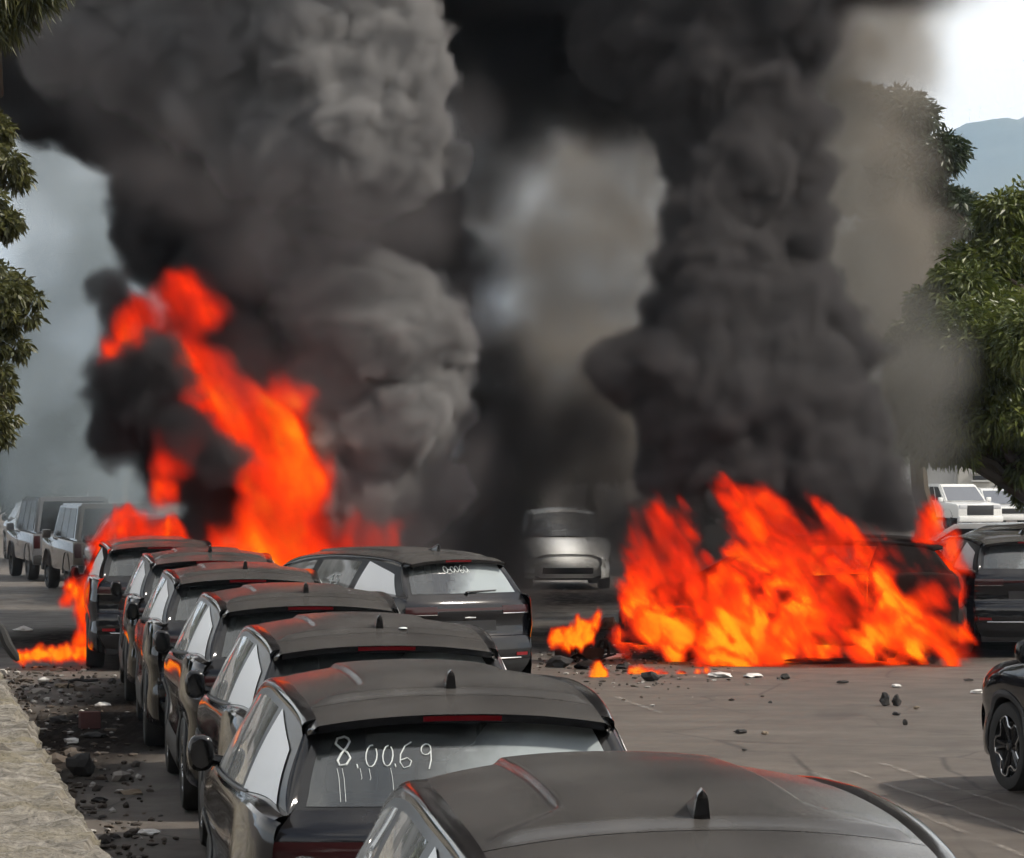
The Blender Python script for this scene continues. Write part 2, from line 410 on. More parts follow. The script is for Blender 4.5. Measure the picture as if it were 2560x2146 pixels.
    rw = P('rear_window', MB().grid(lambda u, z: rear(u, z), lin(-.94, .94, 25), lin(1.185, 1.50, 10), False), 'rglass')
    P('window_border', MB().grid(lambda u, z: rear(u, z, -.004), lin(.86, 1.0, 4), lin(1.17, 1.505, 9)).grid(lambda u, z: rear(u, z, -.004), lin(-1, -.86, 4), lin(1.17, 1.505, 9))
      .grid(lambda u, z: rear(u, z, -.004), lin(-.9, .9, 15), lin(1.165, 1.20, 3)), 'trim')
    wa = MB().tube([(.0, prof(1.19)-.02, 1.185), (.02, prof(1.20)-.022, 1.20), (.40, prof(1.215)-.008, 1.212)], [.022, .012, .006], 6)
    P('rear_wiper', wa, 'clad')
    P('tailgate', MB().grid(lambda u, z: rear(u, z), lin(-1, 1, 41), lin(.722, 1.17, 22)), 'paint')
    P('light_strip', MB().grid(lambda u, t: rear(u, 1.0+.028*t, .005), lin(-.52, .52, 15), [0, 1]), 'redlamp')
    P('plate_recess', MB().grid(lambda u, t: rear(u*.42, .78+.11*t, .003), lin(-1, 1, 9), [0, 1]), 'inside')
    P('emblem', MB().box((-.07, .035, .915), (.07, .048, .930), .004), 'chrome')
    P('rear_bumper', MB().grid(lambda u, z: rear(u, z), lin(-1, 1, 41), lin(.27, .715, 14)), 'paint')
    P('bumper_skirt', MB().grid(lambda u, z: rear(u, z, .012), lin(-.98, .98, 31), lin(.265, .46, 6)), 'clad')
    P('bumper_strip', MB().tube([rear(u, .475, .016) for u in lin(-.80, .80, 17)], .008, 5), 'chrome')
    P('windscreen', MB().grid(lambda y, u: roofp(y, u), lin(2.755, 3.62, 14), lin(-1, 1, 21), True), 'wglass')
    hoodz = spl((3.60, 1.07), (4.0, 1.005), (4.3, .90), (4.45, .80), (4.52, .72))
    P('hood', MB().grid(lambda y, u: (u*(side(y, 1)[0]), y + .07*(1-u*u), hoodz(y) + (side(y, 1)[2]-hoodz(y)+.0)*abs(u)**2.5 + .012*sst(.45, .6, abs(u))*(1-sst(.75, .95, abs(u)))), lin(3.58, 4.50, 18), lin(-1, 1, 33), True), 'paint')
    fz = spl((.24, 4.42), (.40, 4.56), (.56, 4.60), (.68, 4.56), (.78, 4.47))
    P('front_bumper', MB().grid(lambda u, z: (u*.80, fz(z) - .20*abs(u)**2.5, z), lin(-1, 1, 25), lin(.24, .77, 12), True), 'paint')
    P('grille', MB().grid(lambda u, z: (u*.52, fz(z) - .05*abs(u)**3 + .006, z), lin(-1, 1, 13), lin(.33, .46, 4), True), 'clad')
    # --- inside
    P('cabin_floor', MB().box((-.74, .35, .22), (.74, 3.9, .48), .02), 'inside')
    P('dashboard', MB().box((-.72, 3.05, .60), (.72, 3.60, 1.04), .06), 'inside')
    P('rear_shelf', MB().box((-.68, .30, .50), (.68, 1.15, .98), .03), 'inside')
    for x in (-.38, .38):
        P('seat', MB().box((x-.25, 1.95, .45), (x+.25, 2.5, .66), .06).box((x-.24, 1.82, .60), (x+.24, 1.98, 1.20), .06).box((x-.12, 1.80, 1.22), (x+.12, 1.92, 1.40), .04), 'seat')
    P('rear_bench', MB().box((-.66, 1.05, .45), (.66, 1.62, .66), .06).box((-.66, .98, .6), (.66, 1.14, 1.14), .05), 'seat')
    for x in (-.40, 0, .40): P('headrest', MB().box((x-.12, .98, 1.15), (x+.12, 1.07, 1.29), .035), 'seat')
    P('steering_wheel', MB().tube([(-.38+.19*cos(t), 2.93-.05*sin(t), .98+.18*sin(t)) for t in lin(0, 2*pi, 21)], .014, 6), 'inside')
    P('cabin_mirror', MB().box((-.11, 2.86, 1.40), (.11, 2.90, 1.46), .012), 'inside')
    P('underbody', MB().box((-.70, .15, .20), (.70, 4.35, .30), .03), 'clad')
    return root
def place(root, X, d, a, local=(0, .28)):   # puts the spoiler (or another local point) at X, d
    c_, s_ = cos(a), sin(a); lx, ly = local
    root.location = (X - (c_*lx - s_*ly), d - (s_*lx + c_*ly), 0); root.rotation_euler = (0, 0, a)
# ------------------------------------------------------------------ the ground, markings, wall, mountain
def ground():
    k = NT('asphalt')
    v = k.coord()
    a = k.noise(.22, 5, v); b = k.noise(1.6, 5, v); c = k.noise(26, 4, v); d = k.noise(140, 2, v)
    st = k.noise(.9, 4, k.coord((.35, 1.6, 1)))
    col = k.mix(k.rng(a, .35, .65), (.088, .074, .062), (.126, .107, .089))
    col = k.mix(k.rng(b, .40, .72, 0, .65), col, (.062, .052, .045))
    col = k.mix(k.rng(st, .52, .75, 0, .55), col, (.160, .138, .117))
    col = k.mix(k.rng(c, .45, .75, 0, .35), col, (.055, .05, .046))
    wv = k.n('ShaderNodeVectorMath', _operation='ADD', i0=v, i1=k.n('ShaderNodeVectorMath', _operation='SCALE', i0=k.n('ShaderNodeTexNoise', Scale=.8, Detail=4.0).outputs[1]).outputs[0])
    vo = k.n('ShaderNodeTexVoronoi', _feature='DISTANCE_TO_EDGE', Scale=.42); k.t.links.new(wv.outputs[0], vo.inputs['Vector'])
    col = k.mix(k.math('MULTIPLY', k.rng(vo.outputs[0], .0, .012, .8, 0), k.rng(a, .42, .55)), col, (.03, .027, .024))
    oil = k.noise(.55, 3, k.coord((1.3, .8, 1)))
    col = k.mix(k.rng(oil, .62, .70, 0, .6), col, (.045, .038, .034))
    h = k.math('ADD', k.math('MULTIPLY', d, .4), c)
    m = k.pbr(col, k.rng(b, .3, .7, .62, .92), 0, k.bump(h, .35, .012))
    return m
M['asphalt'] = ground()
g = MB()
gx = [-6000, -800, -120, -40] + lin(-20, 20, 81) + [40, 120, 800, 6000]
gy = [-60, -10] + lin(0, 60, 121) + [75, 100, 140, 300, 1000, 3000, 9000]
g.grid(lambda x, y: (x, y, .012*mn.noise(Vector((x*.5, y*.5, 0))) - .006 if abs(x) < 21 and 0 <= y <= 60 else -.01), gx, gy)
tag(g.build('ground', M['asphalt']), kind='structure')

def worn_paint():
    k = NT('worn_line_paint')
    n1 = k.noise(3.2, 6); n2 = k.noise(40, 4)
    f = k.math('MULTIPLY', k.rng(n1, .40, .66, .0, .75), k.rng(n2, .38, .62, .1, 1), True)
    d_ = k.n('ShaderNodeBsdfDiffuse'); d_.inputs[0].default_value = (.42, .38, .34, 1)
    t_ = k.n('ShaderNodeBsdfTransparent')
    s_ = k.n('ShaderNodeMixShader', i0=f, i1=t_.outputs[0], i2=d_.outputs[0]); k.t.links.new(s_.outputs[0], k.out.inputs[0])
    return k.m
M['line'] = worn_paint()
for (a, b, wd, lab) in (((2190, 1905), (2600, 2040), .07, 'worn white parking line nearest the right hand front wheel'),
                        ((2120, 1925), (2640, 2110), .05, 'faint worn white line, middle of the three beside the nearest car'),
                        ((2030, 1930), (2560, 2140), .06, 'faint scraped white line next to the nearest grey roof'),
                        ((1540, 1742), (1650, 1783), .07, 'short faded white line right of the second car in the row')):
    p, q = gnd(*a), gnd(*b); t = (q-p).normalized(); nrm = Vector((-t.y, t.x, 0))*wd/2
    L_ = (q-p).length
    m_ = MB().grid(lambda u, v: p + t*L_*u + nrm*v*(1+.25*mn.noise(Vector((u*9, v, 1)))) + Vector((0, 0, .005+.012*mn.noise(Vector(((p+t*L_*u).x*.5, (p+t*L_*u).y*.5, 0))))), lin(0, 1, 60), [-1, 1])
    o = m_.build('painted_line', M['line']); tag(o, kind='structure')

def rough_stone():
    k = NT('rough_wall_top')
    v = k.coord((.6, 2.2, 1))
    a = k.noise(1.1, 5, v); b = k.noise(5, 6, v, .65); c = k.noise(30, 4)
    col = k.mix(k.rng(b, .36, .66), (.095, .083, .066), (.31, .285, .245))
    col = k.mix(k.rng(a, .5, .72, 0, .7), col, (.22, .19, .12))
    col = k.mix(k.rng(c, .5, .7, 0, .6), col, (.07, .062, .05))
    return k.pbr(col, .92, 0, k.bump(k.math('ADD', b, k.math('MULTIPLY', c, .5)), .9, .05))
M['stone'] = rough_stone()
wl = MB(); WH = .58
p0, p1 = gnd(330, 2250, WH), gnd(-60, 1575, WH)
tw = (p1-p0).normalized(); nw = Vector((-tw.y, tw.x, 0))
def wallf(u, v):
    q = p0 + tw*(u*(p1-p0).length) 
    if v < 0:       # face towards the cars
        e = nw*(.05*mn.noise(q*2.1)); r = q - nw*.03 + e*.6; r.z = WH*(1+v) - .02
        r += nw*(-.03*mn.noise(Vector((q.x*3, q.y*3, v*4))))
        return r
    r = q + nw*(v + (.09*mn.noise(q*1.7) + .05*mn.noise(q*6)) * (1 if v < .2 else 0))
    r.z = WH + .06*mn.noise(Vector((r.x*1.2, r.y*1.2, 0))) + .06*mn.noise(Vector((r.x*4, r.y*9, 3))) + .028*mn.noise(Vector((r.x*11, r.y*20, 5))) - (.05 if v < .04 else 0)
    return r
wl.grid(wallf, lin(-.15, 1.05, 420), [-1, -.8, -.6, -.4, -.2, -.06, 0, .02] + lin(.05, 2.6, 64))
tag(wl.build('low_wall', M['stone']), 'low rough grey stone wall with broad flat top at the left', 'wall')

k = NT('forested_slope')
M['hill'] = k.pbr(k.mix(k.rng(k.noise(.004, 6), .35, .65), (.030, .050, .022), (.075, .085, .040)), .95)
hp = MB()
def hill(u, v):
    x = 100 + 2600*u; y = 4100 + 1100*v
    base = 540*math.exp(-((x-830)/310)**4) + 360*math.exp(-((x-1500)/420)**2)
    s = sin(pi*min(v*.5+.02, 1)) 
    return (x, y, base*s*(1+.05*mn.noise(Vector((x*.006, y*.006, 0)))) + 14*mn.noise(Vector((x*.016, y*.016, 2)))*s - 3)
hp.grid(hill, lin(0, 1, 120), lin(0, 1, 40))
tag(hp.build('mountain', M['hill']), kind='structure')

# ------------------------------------------------------------------ building behind the right hand tree
M['wall'] = plain('cream_render', (.50, .48, .43), .9, 0, .10, 1.2, .1)
M['wall2'] = plain('pale_render', (.60, .60, .58), .9, 0, .08, 1.2, .1)
M['dark'] = plain('dark_opening', (.02, .02, .022), .4)
bl_ = empty('low_building', (0, 0, 0))
def bbox_part(nm, mat, x0, x1, y0, y1, d0, d1, par, bev=0.0):
    a = at(x0, y1, d0); b = at(x1, y0, d0)
    return MB().box((a.x, d0, a.z), (b.x, d1, b.z), bev).build(nm, M[mat], par, False)
D_ = 150
bbox_part('wall', 'wall', 2395, 2760, 1030, 1320, D_, D_+8, bl_)
bbox_part('side_wall', 'wall2', 2250, 2394, 1050, 1320, D_+.6, D_+8, bl_)
bbox_part('roof', 'dark', 2240, 2780, 1010, 1029, D_-.5, D_+9, bl_)
bbox_part('downpipe', 'wall2', 2386, 2392, 1052, 1320, D_+.35, D_+.5, bl_)
for (x0, x1, y0, y1) in ((2432, 2475, 1160, 1180), (2432, 2475, 1190, 1200), (2500, 2545, 1160, 1200)):
    wn = bbox_part('window', 'dark', x0, x1, y0, y1, D_-.03, D_+.1, bl_)
    bbox_part('sill', 'wall2', x0-4, x1+4, y1+1, y1+5, D_-.12, D_-.02, wn)
tag(bl_, 'cream walled low building behind the white cars at right', 'building')

# ------------------------------------------------------------------ trees
def leaf_mat(name, a, b):
    k = NT(name)
    oi = k.n('ShaderNodeNewGeometry')
    f = oi.outputs['Random Per Island']
    c = k.mix(f, a, b); c = k.mix(k.rng(k.noise(.8, 3), .35, .65, 0, .6), c, tuple(x*.62 for x in a))
    p = k.n('ShaderNodeBsdfPrincipled'); k.t.links.new(c, p.inputs['Base Color']); p.inputs['Roughness'].default_value = .42
    t = k.n('ShaderNodeBsdfTranslucent'); k.t.links.new(c, t.inputs[0])
    m_ = k.n('ShaderNodeMixShader', i0=.28, i1=p.outputs[0], i2=t.outputs[0])
    k.t.links.new(m_.outputs[0], k.out.inputs[0]); return k.m
M['leaf_mango'] = leaf_mat('mango_leaves', (.070, .100, .022), (.21, .235, .048))
M['leaf_dark'] = leaf_mat('dark_leaves', (.028, .045, .018), (.06, .082, .03))
M['leaf_olive'] = leaf_mat('olive_leaves', (.060, .068, .020), (.15, .145, .045))
M['bark'] = plain('bark', (.085, .068, .05), .95, 0, .4, 6, .6)

def leaves(rng, clumps, n, L, W, droop=.5, shell=.55):
    mb = MB(); tot = sum(c[3]**2 for c in clumps)
    for (x, y, z, r, sq) in clumps:
        for _ in range(int(n*r*r/tot)):
            t = Vector((rng.gauss(0, 1), rng.gauss(0, 1), rng.gauss(0, 1))).normalized()
            rad = r*(shell + (1-shell)*rng.random()**.6)*rng.uniform(.86, 1.10)
            c = Vector((x, y, z)) + Vector((t.x*rad, t.y*rad, t.z*rad*sq))
            d = (t + Vector((rng.gauss(0, .55), rng.gauss(0, .55), rng.gauss(0, .45) - droop))).normalized()
            s = d.cross(Vector((rng.gauss(0, 1), rng.gauss(0, 1), rng.gauss(0, 1)+.6))).normalized()
            l = L*rng.uniform(.65, 1.25); ww = W*rng.uniform(.7, 1.2)
            nrm = d.cross(s)
            o = len(mb.v)
            p = [c, c + d*l*.45 + s*ww/2 + nrm*l*.06, c + d*l + Vector((0, 0, -l*.18)), c + d*l*.45 - s*ww/2 + nrm*l*.06]
            mb.v += [tuple(q) for q in p]; mb.f += [(o, o+1, o+2), (o, o+2, o+3)]
    return mb
def limb(mb, rng, a, b, r0, r1, n=7, wob=.12):
    a, b = Vector(a), Vector(b); pts = []; rr = []
    for i in range(n):
        t = i/(n-1); q = a.lerp(b, t)
        q += Vector((rng.uniform(-1, 1), rng.uniform(-1, 1), rng.uniform(-.4, .4)))*wob*(b-a).length*sin(pi*t)*.5
        pts.append(q); rr.append(r0 + (r1-r0)*t)
    mb.tube(pts, rr, 7); return pts
def clumps_px(l): return [(*at(px, py, d), rp*d/F, sq) for (px, py, d, rp, sq) in l]
def sub_clumps(rng, big, per, k0=.30, k1=.55):
    out = []
    for (x, y, z, r, sq) in big:
        for _ in range(per):
            t = Vector((rng.gauss(0, 1), rng.gauss(0, 1), rng.gauss(0, 1))).normalized(); q = r*rng.uniform(.45, .95)
            out.append((x+t.x*q, y+t.y*q, z+t.z*q*sq, r*rng.uniform(k0, k1), rng.uniform(.6, .95)))
    return out
def tree(name, label, base, big, n, L, W, mat, seed, per=9, trunk=.22, droop=.5, group=None, shell=.35):
    rng = random.Random(seed)
    o = empty(name, base)
    cl = sub_clumps(rng, big, per)
    tb = MB(); B = Vector(base)
    top = Vector((sum(c[0] for c in big)/len(big), sum(c[1] for c in big)/len(big), sum(c[2] for c in big)/len(big)))
    fork = B.lerp(Vector((B.x*.7+top.x*.3, B.y*.7+top.y*.3, top.z)), .45)
    limb(tb, rng, (0, 0, -.1), fork-B, trunk, trunk*.75)
    for c in big:
        q = Vector(c[:3])
        pts = limb(tb, rng, fork-B, q-B, trunk*.55, trunk*.18)
    for c in cl[::2]:
        q = Vector(c[:3]); bb = min(big, key=lambda z: (Vector(z[:3])-q).length)
        limb(tb, rng, Vector(bb[:3])-B, q-B, trunk*.16, trunk*.05, 5)
    tb.build('trunk', M['bark'], o)
    lv = leaves(rng, cl, n, L, W, droop, shell)
    lv.v = [(v[0]-B.x, v[1]-B.y, v[2]-B.z) for v in lv.v]
    lv.build('crown', M[mat], o, False)
    tag(o, label, 'tree', group)
    return o
tree('mango_tree', 'big leafy green mango tree at the right edge above the black cars', gnd(2640, 1560), clumps_px([
    (2570, 560, 52, 130, .9), (2480, 660, 52, 120, .9), (2560, 720, 51, 170, .9), (2420, 760, 51, 130, .9), (2350, 850, 50.5, 110, .9), (2440, 900, 50, 150, .9), (2300, 930, 50.5, 85, .9), (2360, 1020, 50, 120, .8), (2290, 1030, 50, 70, .8), (2450, 1040, 49.5, 130, .9),
    (2560, 900, 49, 190, 1), (2570, 1080, 50, 150, .9), (2660, 760, 52, 220, 1), (2400, 1110, 50, 80, .7), (2330, 1110, 50, 60, .7), (2640, 1250, 51, 90, 1), (2660, 1340, 52, 70, 1), (2265, 960, 50.5, 55, .8), (2320, 770, 51, 60, .8), (2540, 1130, 50, 80, .8), (2480, 560, 52.5, 50, .8), (2270, 850, 50.5, 50, .8)]),
    88000, .175, .05, 'leaf_mango', 5, 13, .28, .55)
tree('tall_tree', 'taller grey green tree standing in the smoke behind the mango tree', gnd(2300, 1420), clumps_px([
    (2200, 330, 74, 130, .8), (2290, 420, 74, 120, .9), (2170, 470, 75, 130, .9), (2300, 560, 74, 120, 1), (2380, 640, 73, 95, 1), (2220, 640, 75, 130, 1), (2130, 260, 76, 80, .7), (2240, 260, 75, 60, .6), (2390, 520, 73, 60, .9), (2280, 780, 74, 130, 1)]),
    42000, .20, .09, 'leaf_dark', 8, 11, .25, .35)
tree('overhanging_tree', 'dark leafy branches hanging in at the left edge, partly sunlit', gnd(-330, 1560), clumps_px([
    (-40, 430, 40, 85, 1), (-30, 560, 39, 75, 1), (-20, 690, 38, 70, .8), (20, 760, 37.5, 78, .9), (0, 850, 37.5, 70, .9), (-25, 950, 38, 60, .9), (-20, 1060, 38, 62, 1.1), (-120, 700, 40, 150, 1), (-110, 1000, 40, 120, 1), (-60, 330, 41, 80, 1)]),
    34000, .115, .045, 'leaf_olive', 11, 11, .2, .7)
tree('crown_above', 'dark tree top with drooping fronds in the upper left corner', gnd(-420, 1500), clumps_px([
    (-10, 20, 39, 80, .8), (40, -50, 39, 90, .7), (-100, 60, 40, 120, .9), (-140, -60, 40, 160, .9)]), 9000, .32, .035, 'leaf_olive', 21, 8, .22, 1.1)
# bushes and trees closing the lot far behind
far = random.Random(3)
for i, (px, top, wpx, d) in enumerate(((40, 1085, 120, 112), (190, 1010, 170, 128), (430, 960, 190, 132), (700, 990, 190, 130), (960, 940, 200, 134), (1230, 960, 190, 131), (1480, 930, 190, 135), (1740, 960, 200, 131), (2010, 900, 190, 134), (2230, 960, 150, 140))):
    labs = ('dark bush behind the grey off-road car at the far left', 'tree in the haze above the cream van', 'tree behind the left fire column, veiled by smoke', 'tree hidden in the smoke behind the row of cars',
            'tree in the smoke behind the black crossover', 'tree left of the white car, deep in smoke', 'tree seen faintly in the pale gap between the smoke columns', 'tree behind the right smoke column', 'tree behind the burning car, veiled by smoke', 'tree far behind the white pickup at the right')
    hh = 1330 - top; cl = [(px + far.uniform(-.5, .5)*wpx*.9, top + hh*far.uniform(.25, .9), d+far.uniform(-1.5, 1.5), wpx*far.uniform(.30, .42), .9) for _ in range(6)]
    cl.append((px, top+wpx*.4, d, wpx*.42, .9))
    tree('background_tree', labs[i], (at(px, 1300, d).x, d, 0), clumps_px(cl), 5000, .55, .26, 'leaf_dark', 40+i, 5, .25, .3, 'trees closing the far side of the lot')
for i, (x, y, h, lab) in enumerate(((-13, 52, 4.2, 'added leafy tree out of view beyond the left edge, reflected in the cars'), (-17, 68, 5, 'added broad tree out of view beyond the left edge, reflected in the parked cars'), (-10.2, 36, 3.2, 'added low tree out of view beyond the left edge, behind the rough wall'), (-22, 95, 6, 'added tall tree out of view beyond the left edge near the far lot end'))):
    rgx = random.Random(60+i)  # off-view trees added and sized to darken reflections in the car flanks
    tree('unseen_roadside_tree', lab, (x, y, 0), [(x+rgx.uniform(-1, 1)*h*.28, y+rgx.uniform(-1, 1)*h*.4, h*rgx.uniform(.3, .85), h*rgx.uniform(.2, .3), .9) for _ in range(8)], 4500, .4, .2, 'leaf_dark', 70+i, 5, .2, .3, 'unseen trees added along the left side of the lot')
# dense trees added behind the photographer, unseen, to darken the car reflections
rgt = random.Random(91); tl_ = []
for i in range(26):
    x = -34 + 68*i/25; tl_ += [(x+rgt.uniform(-2, 2), -16+rgt.uniform(-4, 4), rgt.uniform(1, 14), rgt.uniform(1.8, 3.0), .9) for _ in range(8)]
tag(leaves(rgt, tl_, 40000, .9, .46, .3, .3).build('unseen_treeline', M['leaf_dark'], None, False), kind='stuff')
# soot around the fires
def soot():
    k = NT('soot')
    n1 = k.noise(.9, 5); n2 = k.noise(14, 4); v = k.coord()
    sp_ = k.n('ShaderNodeVectorMath', _operation='LENGTH', i0=v)
    f = k.math('MULTIPLY', k.rng(k.math('ADD', sp_.outputs['Value'], k.math('MULTIPLY', n1, .9)), .75, 1.45, .95, 0), k.rng(n2, .3, .65, .7, 1.05), True)
    d_ = k.n('ShaderNodeBsdfDiffuse'); d_.inputs[0].default_value = (.022, .018, .016, 1)
    s_ = k.n('ShaderNodeMixShader', i0=f, i1=k.n('ShaderNodeBsdfTransparent').outputs[0], i2=d_.outputs[0]); k.t.links.new(s_.outputs[0], k.out.inputs[0])
    return k.m
M['soot'] = soot()
for (px, py, sx_, sy_) in ((2020, 1620, 4.2, 4.5), (1560, 1590, 2.6, 5.0), (200, 1600, 2.2, 4.5), (230, 1830, 1.3, 8.5), (1400, 1500, 3.0, 9.0)):
    q = gnd(px, py)
    o = MB().grid(lambda a, b: (a*1.5, b*1.5, (.009 + .012*mn.noise(Vector(((q.x+a*1.5*sx_)*.5, (q.y+b*1.5*sy_)*.5, 0))))), lin(-1, 1, 41), lin(-1, 1, 41)).build('soot_stain', M['soot'])
    o.location = (q.x, q.y, 0); o.scale = (sx_, sy_, 1); o['kind'] = 'structure'
# ------------------------------------------------------------------ the row of crossovers
car = make_car()
row = [  # X, depth of spoiler, heading, label
    (.562, 8.08, 6.2, 'nearest black crossover, its dusty grey roof filling the bottom of the view'),
    (-.205, 13.0, 7.9, 'black crossover second in the row, white figures drawn on its rear window'),
    (-.717, 17.90, 8.2, 'dusty black crossover third in the row, white dropping behind its antenna'),
    (-1.476, 22.90, 8.6, 'dusty black crossover fourth in the row, beside the angled crossover'),
    (-2.385, 28.20, 8.2, 'black crossover fifth in the row, counted from the camera'),
    (-3.230, 33.60, 8.2, 'black crossover sixth in the row, just before the burning one'),
]
cars = []
for i, (X, d, a, lab) in enumerate(row):
    o = car if i == 0 else copy_tree(car)
    place(o, X, d, R(a)); cars.append(o)
    tag(o, lab, 'car', 'black crossovers parked nose to tail')
mid = copy_tree(car); place(mid, -.58, 34.0, R(33))
tag(mid, 'glossy black crossover parked at an angle right of the row, rear window scribbled white', 'car')
near_r = copy_tree(car); place(near_r, 3.90, 24.7, R(15), (-.92, 3.66))
tag(near_r, 'black crossover cut by the right edge, front wheel with star rim showing', 'car')
rear_r = copy_tree(car); place(rear_r, 6.97, 42.0, R(4))
tag(rear_r, 'black crossover seen from behind at the right edge next to the burning car', 'car')
hid_r = copy_tree(car); place(hid_r, 8.1, 49.5, R(62), (0, 2.2))
tag(hid_r, 'dark crossover standing crosswise behind the right hand black car', 'car')

GONE = ('side_window', 'rear_window', 'windscreen', 'rear_wiper', 'mirror', 'light_strip', 'tail_lamp', 'antenna', 'headrest', 'door_handle', 'emblem', 'bumper_strip', 'brake_light', 'rim_edge')
def burnt(nm, m):
    return M['rust'] if nm in ('rear_door', 'spoke', 'seat') else M['char']
bc = copy_tree(car, None, ('side_window', 'rear_wiper', 'antenna', 'light_strip'), lambda nm, m: M['char'] if nm in ('front_door', 'rear_door', 'front_fender', 'window_frame', 'belt_trim') else m)
bc.name = 'burning_car'; place(bc, -4.42, 39.3, R(10))
tag(bc, 'burning black crossover at the far end of the row, flames on its left side', 'car')
wreck = copy_tree(car, None, GONE, burnt); wreck.name = 'burnt_car'; place(wreck, 3.72, 41.55, R(80), (0, 2.3))
tag(wreck, 'charred car shell wrapped in flames on the right', 'car')

# ------------------------------------------------------------------ writing on the glass
def scribble(name, par, strokes, x0, z0, k, rad, slant=0.0):
    mb = MB()
    for st in strokes:
        pts = []
        for (a, b) in st:
            z = z0 + b*k; x = x0 + (a + slant*b)*k
            pts.append(rear(x/xlim(z), z, .003))
        mb.tube(pts, rad, 5)
    return mb.build(name, M['chalk'], par, True)
def arc(cx, cy, rx, ry, a0, a1, n=12): return [(cx+rx*cos(R(t)), cy+ry*sin(R(t))) for t in lin(a0, a1, n)]
win = [c for c in cars[1].children if c.name.startswith('rear_window')][0]
eight = [(.45, .95), (.30, 1.02), (.05, .95), (.0, .78), (.2, .62), (.42, .5), (.55, .3), (.42, .08), (.18, .05), (.10, .22), (.22, .45), (.42, .68), (.5, .85), (.45, .95)]
six = [(.45, 1.0), (.2, .85), (.05, .55), (.05, .25), (.22, .05), (.45, .12), (.5, .3), (.32, .42), (.08, .34)]
nine = arc(.25, .72, .2, .2, 0, 360) + [(.45, .6), (.48, .35), (.42, .0)]
sh = lambda st, dx: [(a+dx, b) for a, b in st]
scribble('window_writing', win, [eight], -.535, 1.335, .115, .0052, .12)
scribble('window_writing', win, [sh([(0, .2), (.05, .05)], .85), sh(arc(.25, .5, .22, .40, 80, 400), 1.15), sh(arc(.25, .5, .2, .38, 90, 420), 1.80), sh([(0, .2), (.04, .08)], 2.35), sh(six, 2.5), sh(nine, 3.3)], -.535, 1.325, .105, .0030, .15)
rg = random.Random(2)
for a in (.1, .3, 1.0, 1.35, 2.2): scribble('paint_drip', win, [[(a, .05), (a+.03, -.3), (a-.01, -.3-rg.random()*.9)]], -.535, 1.325, .105, .0012, -.06)
win = [c for c in mid.children if c.name.startswith('rear_window')][0]
scribble('window_writing', win, [arc(.3, .5, .3, .4, 0, 360), [(.7, .5), (1.0, .45)], arc(1.35, .5, .28, .36, 40, 390), arc(2.0, .55, .25, .35, 0, 350), sh(six, 2.4), arc(3.3, .5, .28, .38, 0, 360), [(3.6, .6), (3.7, .1)]], -.16, 1.395, .085, .0055)
sw = [c for c in mid.children if c.name.startswith('side_window')][2]
mk = MB()
for st in ([(1.42, 1.36), (1.36, 1.29), (1.46, 1.29)], [(1.40, 1.33), (1.40, 1.25)], [(1.56, 1.36), (1.50, 1.36), (1.50, 1.32), (1.55, 1.31), (1.55, 1.27), (1.49, 1.26)]):
    mk.tube([(-(Bx(y)*(1-s_) + Tx(y)*s_ + .018), y, z) for y, z in [(3.02-p, q) for p, q in st] for s_ in [(z-Bz(y))/(Tz(y)-Bz(y))]], .007, 5)
mk.build('window_mark', M['chalk'], sw)
# white droppings on two roofs
for c_, x, y in ((cars[2], .14, .70), (cars[3], .36, 1.2)):
    bmx = bmesh.new(); bmesh.ops.create_icosphere(bmx, subdivisions=2, radius=.022)
    for v in bmx.verts: v.co = Vector((x + v.co.x*(1.3+.4*mn.noise(v.co*60)), y + v.co.y*1.5, roofp(y, x/.61)[2] + max(v.co.z, 0)*.35))
    MB().bm(bmx).build('bird_dropping', M['chalk'], c_)

